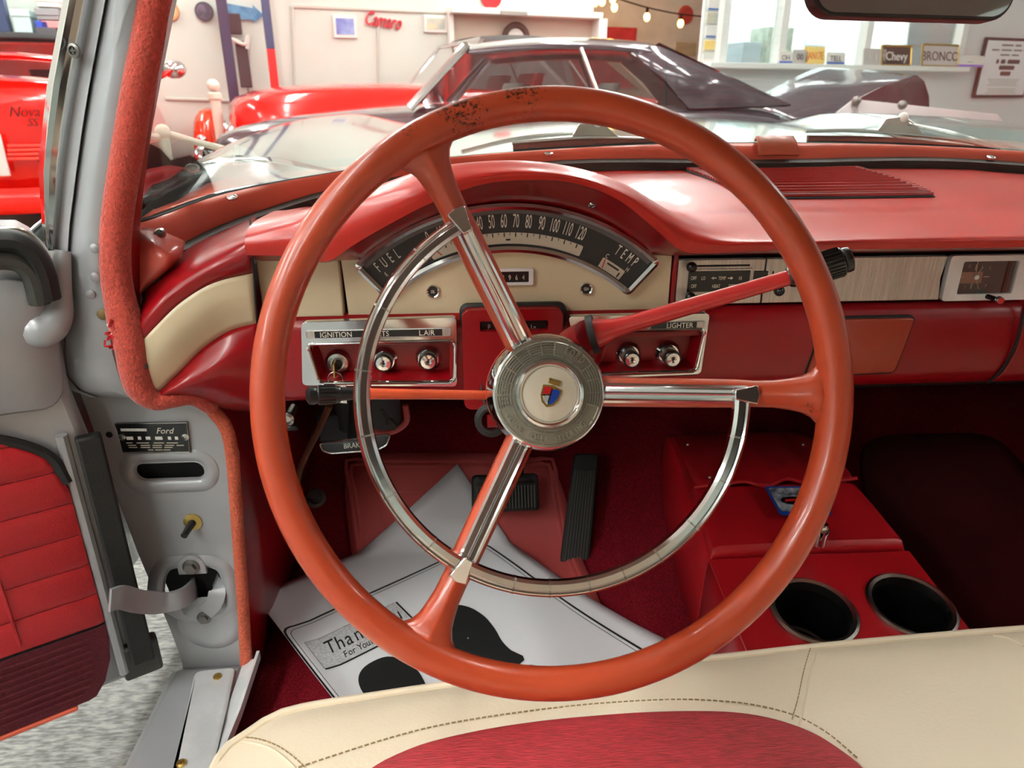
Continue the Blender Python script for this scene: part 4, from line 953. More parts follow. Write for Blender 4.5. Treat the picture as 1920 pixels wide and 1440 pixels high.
# hub
HF = Fr(WC, WX, WY, WZ)
hub = MB().lathe([(.030, -.130), (.046, -.112), (.0505, -.098), (.0507, -.088), (.0490, -.074), (.0462, -.0640), (.0440, -.0628), (.0300, -.0595), (.0275, -.0585)], HF, 72).build('hub', K['chrome'], wheel, label='round chrome hub with ribbed face')
MB().lathe([(.0446, -.064), (.0446, -.0622), (.0300, -.0590), (.0285, -.0592), (.0285, -.064)], HF, 72).build('hub_face', K['hubgrey'], hub)
def hubh(r): return lerp(-.0590, -.0622, (r-.030)/.0146)
for r in (.0318, .0340, .0362, .0384, .0406, .0425):
    ns = 22
    for k in range(ns):
        a0 = 360*k/ns+(8 if int(r*1e4) % 4 else 0)*0
        if 198 < a0+8 < 342 and .032 < r < .0420 or 34 < a0+8 < 82 and .0335 < r < .0420:
            continue
        pts = [HF.p(r*math.cos(rad(a)), r*math.sin(rad(a)), hubh(r)+.0001) for a in [a0+1+j*(360/ns-2)/5 for j in range(6)]]
        MB().sweep(pts, [(0, -.0006), (.0011, 0), (0, .0006)], up=WZ).build('hub_rib', K['hubrib'], hub)
for k in range(22):
    a = rad(360*k/22); er = WX*math.cos(a)+WY*math.sin(a)
    if 198 < 360*k/22 < 342 or 38 < 360*k/22 < 74: continue
    MB().sweep([HF.o+er*.0313+WZ*(hubh(.0313)+.0002), HF.o+er*.0430+WZ*(hubh(.0430)+.0002)], [(0, -.0005), (.0006, 0), (0, .0005)], up=WZ).build('hub_rib', K['hubrib'], hub)
def arctext(s, r, a0, step, inward, size):
    for k, ch in enumerate(s):
        if ch == ' ': continue
        a = rad(a0+step*k); er = WX*math.cos(a)+WY*math.sin(a); et = WY*math.cos(a)-WX*math.sin(a)
        f = Fr(HF.o+er*r+WZ*(hubh(r)+.0001), et if inward else -et, -er if inward else er, WZ)
        MB().text(ch, f, size*1.08, .66, .0030).build('hub_letter', K['hubrib'], hub, ang=20)
arctext('MASTER-GUIDE POWER STEERING', .0372, 168, 5.7, True, .0068)
arctext('FORD', .0385, 66, -7.2, False, .0076)
med = MB().lathe([(.0295, -.062), (.0290, -.0572), (.0275, -.0545), (.0255, -.0538), (.0232, -.0555), (.0225, -.058), (.0001, -.058)], HF, 64).build('medallion_ring', K['chrome'], hub)
MB().lathe([(.0228, -.058), (.0226, -.0570), (.018, -.0555), (.010, -.0542), (.0001, -.0538)], HF, 48).build('medallion', K['whitecream'], med, label='cream plastic horn button')
MF = Fr(HF.p(0, -.0010, -.0538), WX, WY, WZ).rot(rad(-19))
sh_ = [(-.0082, .0066), (-.0040, .0076), (0, .0086), (.0040, .0076), (.0082, .0066), (.0078, -.0020), (.0050, -.0072), (0, -.0100), (-.0050, -.0072), (-.0078, -.0020)]
ins = [(a*.82, b_*.82) for a, b_ in sh_]
crs = MB().prism(sh_, MF, -.0012, .0008).build('crest_shield', K['gold'], med, smooth=False)
MB().prism([ins[0], ins[1], (0, .0062), (0, .0010), (-.0066, -.0006)], MF, .0006, .0013).build('crest_red', K['redens'], crs, smooth=False)
MB().prism([(.0004, .0048), ins[3], ins[4], (.0066, .0000), (.0040, -.0058), (.0004, -.0080)], MF, .0006, .0013).build('crest_blue', K['blue'], crs, smooth=False)
MB().prism([(-.0062, -.0016), (-.0002, .0008), (-.0002, -.0080), ins[6][:1]+(-.0058,) if False else (-.0040, -.0058)], MF, .0006, .0012).build('crest_white', K['white'], crs, smooth=False)
for k in range(5): MB().box((-.0026, -.0006-k*.0013, .0012), (.0052-k*.0006, .0004, .0004), MF).build('crest_stripe', K['black'], crs, smooth=False)
MB().box((-.0002, -.0005, .0013), (.0010, .0120, .0005), MF).build('crest_bar', K['black'], crs, smooth=False)
MB().box((-.0030, .0006, .0013), (.0075, .0009, .0005), MF.rot(.36)).build('crest_bar', K['black'], crs, smooth=False)
MB().box((0, .0104, 0), (.0100, .0026, .0016), MF).build('crest_crown', K['gold'], med, bevel=.0003)
for k in range(7): MB().box((-.0045+k*.0015, .0126, 0), (.0007, .0022, .0014), MF).build('crown_point', K['gold'], med, smooth=False)

# ------------------------------------------------------------------ column
colm = thing('steering_column', 'red steering column running from the wheel hub into the dash', 'steering column', HF.p(0, 0, -.6))
MB().lathe([(.034, -.56), (.036, -.14), (.0365, -.12)], HF, 36).build('column_tube', K['red'], colm)
MB().lathe([(.036, -.155), (.042, -.152), (.048, -.13), (.0510, -.104), (.0490, -.090), (.030, -.086)], HF, 40).build('wheel_collar', K['orange'], colm)
MB().lathe([(.037, -.205), (.0425, -.202), (.0435, -.170), (.0425, -.157), (.037, -.155)], HF, 36).build('shift_collar', K['red'], colm)
c = HF.p(-.045, -.028, -.15)
MB().lathe([(.012, -.008), (.016, -.004), (.016, .004), (.012, .008), (.0095, .008), (.0095, -.008)], Fr(c, WX, WY, WZ), 20).build('column_grommet', K['rubber'], colm)
MB().tube([c+WZ*.012+WX*-.004, c+WX*.03+WZ*.01], .006, 10).build('column_stub', K['red'], colm)
MB().lathe([(.05, -.34), (.053, -.335), (.053, -.32), (.05, -.315)], HF, 30).build('column_clamp', K['rubberg'], colm)
# gear lever
gl = thing('gear_shift_lever', 'red column gear lever with ribbed black grip, right of the wheel hub', 'gear lever', HF.p(0, 0, -.16))
A, B, C_, D_, E_ = HF.p(.030, .020, -.175), aY(1108, 628, .612), aY(1130, 622, .61), aY(1478, 521, .575), aY(1598, 484, .566)
MB().tube([A, A.lerp(B, .6), B], [.026, .0235, .0165], 20).build('lever_boss', K['red'], gl)
d = (C_-B).normalized()
MB().tube([B-d*.001, B+d*.005], .0180, 20).build('lever_seal', K['rubber'], gl)
MB().tube([B, C_, C_.lerp(D_, .06), C_.lerp(D_, .15), D_, D_+(E_-D_)*.1], [.0150, .0120, .0092, .0078, .0066, .0066], 18).build('lever_rod', mat('red_lever_paint', (186, 44, 42), .28, coat=.5), gl)
u = (E_-D_); L = u.length; u.normalize(); x_ = u.cross(V((0, 0, 1))).normalized(); gf = Fr(D_, x_, u.cross(x_), u)
MB().lathe([(.0078, 0), (.0090, .002), (.0105, L*.22), (.0112, L*.30), (.0120, L*.32), (.0122, L*.84), (.0105, L*.86), (.0102, L*.87), (.0108, L*.90), (.0102, L*.97), (.006, L*1.0), (.0001, L*1.005)], gf, 26).build('lever_grip', K['black'], gl, label='ribbed black plastic grip')
for k in range(26):
    a = 2*math.pi*k/26; e = x_*math.cos(a)+u.cross(x_)*math.sin(a)
    MB().tube([D_+e*.0122+u*(L*.36), D_+e*.0123+u*(L*.82)], .0007, 5).build('grip_rib', K['black'], gl)
# turn signal lever
tl = thing('turn_signal_lever', 'thin turn signal lever with black grip, left of the wheel hub', 'lever', HF.p(0, 0, -.14))
A, B, C_ = HF.p(-.035, -.004, -.135), aY(655, 738, .585), aY(573, 742, .575)
MB().tube([A, A.lerp(B, .5), B], [.0042, .0046, .0052], 12).build('lever_rod', K['orange'], tl)
u = C_-B; L = u.length; u.normalize(); x_ = u.cross(V((0, 0, 1))).normalized(); gf = Fr(B, x_, u.cross(x_), u)
MB().lathe([(.0052, -.006), (.0058, .0), (.0062, L*.2), (.0072, L*.22), (.0080, L*.30), (.0083, L*.72), (.0072, L*.75), (.0084, L*.80), (.0080, L*.92), (.0045, L*.99), (.0001, L)], gf, 24).build('lever_grip', K['black'], tl)
for k in range(18):
    a = 2*math.pi*k/18; e = x_*math.cos(a)+u.cross(x_)*math.sin(a)
    MB().tube([B+e*.0080+u*(L*.33), B+e*.0083+u*(L*.70)], .0006, 5).build('grip_rib', K['black'], tl)
# ------------------------------------------------------------------ car floor
def zf(x, y):
    z = .33
    if y > 1.08: z += (y-1.08)*.80
    hump = math.exp(-((x-CX)/.155)**2)*(.085+max(0, y-.85)*.38)
    if x < .20: hump *= max(0, (x-.02)/.18) if x > .02 else 0
    if x > 2*CX-.20: hump *= max(0, (2*CX-.02-x)/.18) if x < 2*CX-.02 else 0
    return z+hump
def drape(px, py, off=0.0):
    d = ray(px, py); t = .5
    while t < 3:
        p = CAM+d*t
        if p.z < zf(p.x, p.y)+off or p.y > 1.345: break
        t += .004
    return p
xs_ = [-.315+k*.0325 for k in range(0, 49)]; ys_ = [-1.2, -.5, 0, .3, .5, .6, .7, .8, .88, .95, 1.02, 1.08, 1.12, 1.18, 1.24, 1.30, 1.345]
cf = thing('floor_carpet', 'dark red loop carpet over the footwell floor and transmission hump', 'carpet', (CX, .6, .30))
MB().grid([[V((x, y, zf(x, y))) for x in xs_] for y in ys_]).build('floor_piece', K['carpet'], cf, solid=.012)
MB().grid([[V((x, 1.345, lerp(zf(x, 1.345), .80, t))) for x in xs_] for t in (0, .5, 1)]).build('toe_piece', K['darkcarpet'], cf, solid=.01)
hp_ = [[V((x, y, zf(x, y)+.006)) for x in [.255+k*.02 for k in range(21)]] for y in (.45, .6, .75, .9, 1.0, 1.08, 1.2, 1.3)]
MB().grid(hp_).build('hump_piece', K['carpet'], cf, solid=-.006)
# rubber mats draped on floor and toe board
def matmesh(c4, off, r=.10, n=18, rib=None):
    A, B, C_, D_ = [V((p.x, p.y)) for p in c4]; rows = []
    for j in range(n+1):
        row = []
        for i in range(n+1):
            u, v = -1+2*i/n, -1+2*j/n
            e = 6.0; m = max(abs(u), abs(v)); L = (abs(u)**e+abs(v)**e)**(1/e)
            if L > 0: u, v = u*m/L, v*m/L
            u, v = (u+1)/2, (v+1)/2
            q = A.lerp(B, u).lerp(D_.lerp(C_, u), v); row.append(V((q.x, q.y, zf(q.x, q.y)+off)))
        rows.append(row)
    return rows
m1 = [drape(634, 856), drape(1046, 852), drape(1160, 1215), drape(690, 1215)]
fm = thing('floor_mat', 'coral red rubber floor mat with raised border under the brake pedal', 'floor mat', (.0, 1.0, .33))
MB().grid(matmesh(m1, .007)).build('mat_sheet', K['matred'], fm, solid=.005)
def inset4(c4, k):
    c = (c4[0]+c4[1]+c4[2]+c4[3])/4; return [p+(c-p)*k for p in c4]
for a, b_, nm in ((.07, .0, 'raised_border'), (.11, 0, 'raised_border')):
    rr4 = inset4(m1, a); pth = []
    for i in range(4):
        for k in range(8): q = rr4[i].lerp(rr4[(i+1) % 4], k/8); pth.append(V((q.x, q.y, zf(q.x, q.y)+.008)))
    MB().sweep(cr(pth, 2, True), ring2(6, .0022, .004), closed=True).build(nm, K['matred'], fm)
for l0, l1 in ((.10, .40), ):
    rr4 = [V(m1[0]).lerp(m1[1], .16), V(m1[0]).lerp(m1[1], .42), V(m1[3]).lerp(m1[2], .40), V(m1[3]).lerp(m1[2], .16)]
    rr4 = [rr4[0].lerp(rr4[3], .16), rr4[1].lerp(rr4[2], .16), rr4[2], rr4[3]]; pth = []
    for i in range(4):
        for k in range(8): q = rr4[i].lerp(rr4[(i+1) % 4], k/8); pth.append(V((q.x, q.y, zf(q.x, q.y)+.008)))
    MB().sweep(cr(pth, 2, True), ring2(6, .0015, .003), closed=True).build('inset_border', K['matred'], fm)
m2 = [drape(1590, 822), drape(1890, 818), V((1.18, .66, 0)), V((.73, .66, 0))]
pm = MB().grid(matmesh(m2, .007)).build('passenger_floor_mat', K['matdark'], solid=.005, label='dark red rubber floor mat in the passenger footwell', cat='floor mat')
# paper protector sheet
PA, PB = aZ(470, 1125, .345), V((-.020, 1.208, 0)); PA.z = 0
eu = (PB-PA).normalized(); ev = V((eu.y, -eu.x, 0)); PU = (PB-PA).length; PV = .66
def psurf(u, v, off=0.0):
    q = PA+eu*u+ev*v
    z = zf(q.x, q.y)+.0155+off
    e = max(0, .05-u)/.05; z += .016*e*e
    z += .004*math.sin(u*14+v*9)*.5+.003*math.sin(v*21-u*6)*.5+.003
    cr_ = max(0, .03-abs(v-.02-u*.15))/.03; z += .006*cr_*max(0, 1-u*4)
    return V((q.x, q.y, z))
def puv(px, py):
    p = aZ(px, py, .350); q = V((p.x, p.y, 0))-PA; return q.dot(eu), q.dot(ev)
pap = thing('paper_floor_mat', 'white paper floor protector with footprints and a handwritten thank you note', 'paper mat', (0, .9, .34))
MB().grid([[psurf(PU*i/26, PV*j/34) for i in range(27)] for j in range(35)]).build('sheet', K['paper'], pap, solid=.0004)
def inkpoly(pts, m, name, off=.0010, lab=None):
    """flat print following the sheet: fan of a polygon in sheet coordinates"""
    c = (sum(p[0] for p in pts)/len(pts), sum(p[1] for p in pts)/len(pts)); rings = []
    for k in (1, .75, .5, .25, .02): rings.append([psurf(c[0]+(p[0]-c[0])*k, c[1]+(p[1]-c[1])*k, off) for p in pts])
    return MB().loft(rings, True).build(name, m, pap, label=lab)
def inkline(pts, w_, m, name, off=.0010):
    pts = [V((a, b_, 0)) for a, b_ in pts]; L, R = [], []
    P = []
    for a, b_ in zip(pts, pts[1:]):
        n = max(2, int((b_-a).length/.02)); P += [a.lerp(b_, k/n) for k in range(n)]
    P.append(pts[-1])
    for i, p in enumerate(P):
        t = (P[min(i+1, len(P)-1)]-P[max(i-1, 0)]).normalized(); n = V((-t.y, t.x, 0))*w_/2
        L.append(psurf(p.x+n.x, p.y+n.y, off)); R.append(psurf(p.x-n.x, p.y-n.y, off))
    return MB().grid([L, R]).build(name, m, pap)
bu0, bv0 = puv(527, 1192); bu1 = puv(800, 1050)[0]+.065
brd = rpoly([(bu0, .62), (bu0, bv0), (PU-.035, bv0), (PU-.035, .62)], .025)
inkline(brd+[brd[0]], .0036, K['ink'], 'printed_border')
b2 = rpoly([(bu0+.007, .61), (bu0+.007, bv0+.007), (PU-.042, bv0+.007), (PU-.042, .61)], .022)
inkline(b2+[b2[0]], .0011, K['ink'], 'printed_border')
# note box with speckled ground and handwriting
n0, n1, n2 = puv(572, 1212), puv(722, 1125), puv(622, 1252)
nv0, nv1 = n0[1], n2[1]
nu0, nu1 = n0[0], puv(738, 1128)[0]
inkpoly([(lerp(nu0, nu1, k/8), nv0) for k in range(9)]+[(lerp(nu1, nu0, k/8), nv1) for k in range(9)], K['inkgrey'], 'note_ground', .0007)
inkline([(nu0+.0, nv1+.002), (nu1+.003, nv1+.002), (nu1+.003, nv0)], .0030, K['ink'], 'note_shadow')
inkline([(nu0, nv1), (nu0, nv0), (nu1, nv0)], .0008, K['ink'], 'note_edge')
def inktext(s, u0, v0, size, sx, shear=.25):
    for k, ch in enumerate(s):
        vs, fs = text_geo(ch, shear)
        if vs:
            b = MB(); b.add([psurf(u0+(p[0]+0)*size*sx, v0-p[1]*size, .0011+.0003*p[2]) for p in vs], fs); b.build('handwriting', K['ink'], pap, smooth=False)
        w_ = {'i': .28, 'l': .28, 'm': .85, ' ': .35, 'T': .62, 'r': .40, 'F': .55, 's': .48}.get(ch, .56)
        u0 += w_*size*sx
inktext('Thank You', nu0+.018, lerp(nv0, nv1, .60), .040, .66)
inktext('For Your Business', nu0+.035, lerp(nv0, nv1, .90), .0185, .66)
def foot(u, v, s):
    fp = [(0, -.072), (.020, -.068), (.034, -.050), (.038, -.025), (.034, .0), (.027, .022), (.025, .04), (.026, .062), (-.020, .062), (-.022, .04), (-.026, .018), (-.034, -.004), (-.037, -.030), (-.031, -.054), (-.018, -.068)]
    P = [(p.x, p.y) for p in cr([V((a, b_, 0)) for a, b_ in fp], 3, True)]
    inkpoly([(u+a*s, v+b_*s) for a, b_ in P], K['ink'], 'footprint', .0010)
    hp = [(.026, .072), (.027, .095), (.018, .115), (0, .120), (-.016, .113), (-.022, .095), (-.021, .072)]
    P = [(p.x, p.y) for p in cr([V((a, b_, 0)) for a, b_ in hp], 3, True)]
    inkpoly([(u+a*s, v+b_*s) for a, b_ in P], K['ink'], 'footprint', .0010)
f1 = puv(898, 1205); f2_ = puv(745, 1290)
foot(f1[0]-.006, f1[1]-.010, 1.30); foot(f2_[0], f2_[1]+.010, 1.08)

# ------------------------------------------------------------------ pedals, handle, dimmer
bp = thing('brake_pedal', 'ribbed black rubber brake pedal hanging over the red mat', 'pedal', (.07, 1.1, .36))
c = aY(947, 922, 1.10); f = Fr(c, (1, -.04, 0), (0, .30, 1), None); f = Fr(c, (1, 0, 0), (0, .42, .9), (0, -.9, .42))
w_, h_ = .120, .062
MB().loft([[f.p(a, b_, -.006+dz) for a, b_ in rpoly([(-w_*.5*k, -h_*.55*k), (w_*.5*k, -h_*.55*k), (w_*.49*k, h_*.5*k), (-w_*.49*k, h_*.5*k)], .008)] for dz, k in ((0, .94), (.002, 1), (.014, 1), (.018, .93))], True, True).build('pedal_pad', K['rubber'], bp, ang=50)
for k in range(19):
    x = -.050+k*.0056; MB().box((x, -.008, .0185), (.0026, .040, .003), f).build('pad_rib', K['rubberg'], bp, smooth=False)
MB().grid([[f.p(-.052, .016, .0188), f.p(.052, .016, .0188)], [f.p(-.046, .022, .0208), f.p(.046, .022, .0208)], [f.p(-.046, .029, .0185), f.p(.046, .029, .0185)]]).build('pad_lip', K['rubber'], bp, solid=.003)
MB().tube(cr([f.p(.028, .02, -.006), f.p(.030, .07, -.03), f.p(.030, .18, -.08), f.p(.030, .36, -.15)], 4), .0075, 10).build('pedal_arm', K['blackm'], bp)
ac = thing('accelerator_pedal', 'long ribbed black accelerator pedal right of the brake', 'pedal', (.2, 1.05, .33))
q = [aY(1077, 850, 1.15), aY(1121, 852, 1.15), aY(1102, 1090, 1.02), aY(1045, 1090, 1.02)]
o_ = q[3]; ax = (q[2]-q[3]).normalized(); ay = ((q[0]+q[1])/2-(q[2]+q[3])/2); Lp = ay.length; ay.normalize(); fa_ = Fr((q[2]+q[3])/2, ax, ay)
if fa_.z.z < 0: fa_.z = -fa_.z
poly = rpoly([(-.0265, 0), (.0265, 0), (.0235, Lp), (-.0215, Lp)], .008)
MB().prism(poly, fa_, -.012, .006).build('pedal_pad', K['rubber'], ac, bevel=.003)
for k in range(8):
    t = -.019+k*.0054; MB().sweep([fa_.p(t, .012, .006), fa_.p(t*.9, Lp*.86, .006)], [(-.001, -.0014), (.0016, -.0010), (.0016, .0010), (-.001, .0014)], up=fa_.z).build('pad_rib', K['rubberg'], ac, smooth=False)
ph = thing('parking_brake_handle', 'grey parking brake release handle lettered brake below the dash', 'handle', aY(668, 830, .93))
hf = Fr(aY(668, 830, .93), (1, 0, .07), (0, .25, 1), None); hf = Fr(hf.o, (1, 0, .05), (-.05, .25, 1))
if hf.z.y > 0: hf.z = -hf.z
hw = [(-.050, .004), (-.047, -.006), (-.036, -.011), (.030, -.011), (.044, -.005), (.050, .008), (.046, .010), (.0, .008)]
hd = MB().dome(rpoly(hw, .003), hf, 0, .008, .004, .011).build('handle_bar', mat('dark_grey_metal', (62, 62, 64), .4, metal=.5), ph)
MB().text('BRAKE', hf.at(-.002, -.001, .0112), .0105, .9, .0012).build('handle_lettering', K['chrome2'], hd)
MB().tube([hf.p(a, b_, .0095) for a, b_ in rpoly(hw, .003)], .0012, 6, True).build('handle_edge', K['chrome2'], hd)
MB().tube([hf.p(0, .004, .004), hf.p(.004, .09, -.05)], .012, 10).build('handle_stem', K['blackm'], ph)
dm = thing('dimmer_switch', 'round metal foot dimmer switch on the left toe board', 'switch', drape(592, 935))
p = drape(592, 935); n = V((0, -.62, .78)); fx = Fr(p, (1, 0, 0), (0, .78, .62), n)
MB().lathe([(.019, 0), (.019, .003), (.014, .006), (.012, .006)], fx, 22).build('switch_flange', mat('dull_zinc', (112, 106, 98), .5, metal=.6), dm)
MB().lathe([(.0105, .004), (.0105, .020), (.009, .023), (.0001, .024)], fx, 20).build('switch_button', mat('grey_metal_button', (96, 90, 86), .45, metal=.6), dm)
# hood release knob peeking under the dash, wiring and duct under the dash
hr = thing('hood_release_pull', 'small chrome pull knob below the left dash edge', 'knob', aY(540, 790, .86))
g_ = FY(.86, aY(540, 782, .86).x, aY(540, 782, .86).z)
MB().lathe([(.006, -.03), (.006, .0), (.0085, .002), (.0095, .008), (.006, .010), (.005, .006), (.0001, .006)], g_, 18).build('pull_knob', K['chrome2'], hr)
MB().box((.001, -.014, .0), (.022, .009, .012), g_).build('pull_bracket', K['black'], hr, bevel=.003)
dk = thing('heater_duct', 'grey round heater duct hanging under the dash behind the horn ring', 'duct', aY(690, 780, 1.1))
MB().lathe([(.055, -.12), (.055, .0), (.045, .012), (.0001, .013)], Fr(aY(690, 770, 1.12)+V((0, 0, .10)), (1, 0, 0), (0, 1, 0), (0, 0, 1)), 28).build('duct_body', mat('duct_grey', (70, 72, 74), .6), dk)
MB().box((0, 0, 0), (.07, .05, .06), FY(1.12, aY(640, 790, 1.12).x, aY(640, 790, 1.12).z)).build('duct_box', mat('blue_grey_plastic', (58, 64, 70), .6), dk, bevel=.004)
cb = thing('brown_cable', 'brown cloth cable hanging under the dash at the left', 'cable', aY(570, 850, .95))
MB().tube(cr([aY(618, 760, .93), aY(600, 800, .95), aY(580, 840, .97), aY(562, 880, 1.0), aY(556, 920, 1.05)], 5), .005, 8).build('cable', mat('brown_cloth', (92, 46, 22), .8), cb)
MB().tube(cr([aY(760, 760, 1.05), aY(762, 790, 1.05), aY(740, 808, 1.05), aY(710, 812, 1.05), aY(690, 800, 1.05)], 5), .005, 8).build('cable', K['matred'], cb)
MB().tube(cr([aY(715, 768, 1.0), aY(730, 790, 1.0), aY(742, 802, 1.0)], 4), [.003]*4+[.007]*5, 8).build('connector', K['rubberg'], cb)
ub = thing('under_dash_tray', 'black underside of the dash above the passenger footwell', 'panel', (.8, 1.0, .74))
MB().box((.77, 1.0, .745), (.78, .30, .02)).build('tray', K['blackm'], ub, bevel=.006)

# ------------------------------------------------------------------ console on the hump
cs = thing('centre_console', 'red vinyl console on the hump with hinged lid and two cup holders', 'console', (.46, .85, .4))
def top_z(y): return interp([(.55, .478), (.66, .490), (.78, .512), (1.0, .552), (1.08, .556), (1.12, .548), (1.135, .53)], y)
def hw_(y): return interp([(.55, .10), (.60, .128), (.66, .143), (.78, .143), (1.0, .128), (1.13, .115)], y)
CXC = .468
rows = []
for y in (.56, .59, .63, .68, .74, .79):
    w_, z = hw_(y), top_z(y)
    rows.append([V((CXC+a*w_, y, zf(CXC+a*w_, y)-.01 if b_ is None else z+b_)) for a, b_ in ((-1.06, None), (-1.02, -.03), (-1, -.008), (-.95, -.001), (-.5, 0), (0, 0), (.5, 0), (.95, -.001), (1, -.008), (1.02, -.03), (1.06, None))])
# back section is a plate with round holes; the sides are lofted
c1, c2 = aZ(1524, 1148, .497), aZ(1707, 1138, .497)
cups = [(c1.x, c1.y), (c2.x, c2.y)]; CRD = .050
slope = (top_z(.78)-top_z(.60))/.18; CF = Fr((0, .60, top_z(.60)), (1, 0, 0), (0, 1, slope))
def cf2(x, y): return (x, (y-.60)*math.sqrt(1+slope*slope))
outb = [(CXC-hw_(.79), .79), (CXC-hw_(.68), .68)]+[(CXC-.143*math.cos(rad(a)), .645-.09*math.sin(rad(a))) for a in range(0, 181, 15)]+[(CXC+hw_(.68), .68), (CXC+hw_(.79), .79)]
holes = [[(cx+CRD*math.cos(rad(a)), cy+CRD*math.sin(rad(a))) for a in range(0, 360, 12)] for cx, cy in cups]
MB().holed([cf2(*p) for p in outb], [[cf2(*p) for p in h] for h in holes], CF, -.010, 0).build('cup_deck', K['vinyl'], cs, bevel=.003)
sideP = [V((x, y, 0)) for x, y in outb]
rows = [[V((p.x, p.y, CF.p(*cf2(p.x, p.y)).z-.004)) for p in sideP], [V((p.x+(p.x-CXC)*.03, p.y-.003, CF.p(*cf2(p.x, p.y)).z-.02)) for p in sideP], [V((p.x+(p.x-CXC)*.06, p.y-.006, zf(p.x, p.y)-.02)) for p in sideP]]
MB().grid(rows).build('rear_shell', K['vinyl'], cs, solid=.004)
for cx, cy in cups:
    o = CF.p(*cf2(cx, cy)); ff = Fr(o, CF.x, CF.y)
    hld = MB().lathe([(.050, .0), (.0545, .001), (.0545, .003), (.051, .0045), (.0465, .003), (.0460, 0), (.0455, -.010)], ff, 44).build('cup_ring', K['chrome2'], cs, label='polished cup holder ring')
    b = MB(); seg = 40
    rws = [[ff.p(r*math.cos(2*math.pi*k/seg), r*math.sin(2*math.pi*k/seg), h) for k in range(seg)] for r, h in ((.0462, .001), (.0445, -.04), (.043, -.078), (.040, -.08), (.034, -.0785), (.0325, -.080), (.0001, -.080))]
    b.loft(rws, True).build('cup_liner', K['black'], hld)
# front body and lid
def cs_rows(ys, wk, dz, skirt=True):
    rows = []
    for y in ys:
        w_, z = hw_(y)*wk, top_z(y)+dz
        r = [(-1, -.012), (-.97, -.003), (-.9, 0), (-.45, .001), (0, .002), (.45, .001), (.9, 0), (.97, -.003), (1, -.012)]
        row = [V((CXC+a*w_, y, z+b_)) for a, b_ in r]
        if skirt: row = [V((CXC-w_*1.06, y, zf(CXC-w_*1.06, y)-.01))]+row+[V((CXC+w_*1.06, y, zf(CXC+w_*1.06, y)-.01))]
        rows.append(row)
    return rows
MB().grid(cs_rows((.785, .80, .9, 1.0, 1.05, 1.10, 1.13), 1.0, -.004)).build('console_box', K['vinyl'], cs, solid=.004)
lidr = cs_rows((.792, .796, .80, .84, .88, .920, .926), .985, .012, False)
for k, dz in ((0, -.014), (1, -.004), (5, -.002), (6, -.01)):
    for p in lidr[k]: p.z += dz
MB().grid(lidr).build('console_lid', K['vinyl'], cs, solid=.012, label='padded red console lid')
# gathered flap at the front with a wavy piped edge, fixed with small studs
rows = []
for j, (y, dz) in enumerate(((.916, .019), (.96, .014), (1.02, .010), (1.09, .006), (1.138, -.012))):
    rows.append([V((CXC+hw_(y)*.96*u, y+.006*math.sin(u*9)*(j == 0), top_z(y)+dz+.003*math.sin(u*13+j)*(1 if j < 3 else .3))) for u in [-1+k/8 for k in range(17)]])
fl = MB().grid(rows).build('console_flap', K['vinyl'], cs, solid=-.003, sub=1)
MB().tube(cr(rows[0], 3), .0030, 8).build('flap_piping', K['vinyl'], fl)
for px, py in ((1289, 834), (1330, 895), (1505, 834)):
    MB().ball(V((drape(px, py).x, 0, 0))*0+aZ(px, py, .562), .0035, 8).build('flap_stud', K['chrome2'], fl)
kb_ = aZ(1535, 1020, .535); n_ = V((0, -.12, 1)).normalized(); kf_ = Fr(kb_, (1, 0, 0), (0, 1, .12), n_)
MB().lathe([(.0085, 0), (.0085, .022), (.0095, .0225), (.0095, .024), (.009, .030), (.005, .035), (.0001, .036)], kf_, 20).build('lid_knob', K['chrome'], cs, label='polished steel lid knob')
# sticker on the lid
dq = [aZ(1432, 925, .547), aZ(1535, 925, .547), aZ(1560, 972, .543), aZ(1462, 972, .543)]
so_ = dq[3]; sx_ = (dq[2]-dq[3]).normalized(); sy_ = ((dq[0]-dq[3])).normalized(); sf_ = Fr(so_+V((0, 0, .0045)), sx_, V((0, 1, .18)))
swd, shd = (dq[2]-dq[3]).length, abs((dq[0]-dq[3]).y)
st_ = thing('console_sticker', 'small blue and white car picture sticker on the console lid', 'sticker', so_)
MB().prism(rrect(0, 0, swd, shd, .005), sf_, 0, .0015).build('sticker_card', K['blue'], st_)
MB().prism(rrect(.004, .007, swd-.004, shd-.004, .004), sf_, .0012, .0019).build('sticker_picture', mat('pale_print_picture', (200, 204, 212), .5, rgb2=(70, 76, 88), vscale=60), st_)
MB().prism(ring2(16, .020, .009), sf_.at(.032, .030, 0), .0018, .0022).build('sticker_car', K['black'], st_)
MB().prism(rpoly([(-.014, -.003), (.013, .001), (.015, .005), (-.012, .002)], .001), sf_.at(.031, .030, 0), .0021, .0025).build('sticker_car_body', K['redens'], st_)
MB().prism(ring2(14, .024, .005), sf_.at(.045, .012, 0), .0018, .0022).build('sticker_shadow', K['black'], st_)

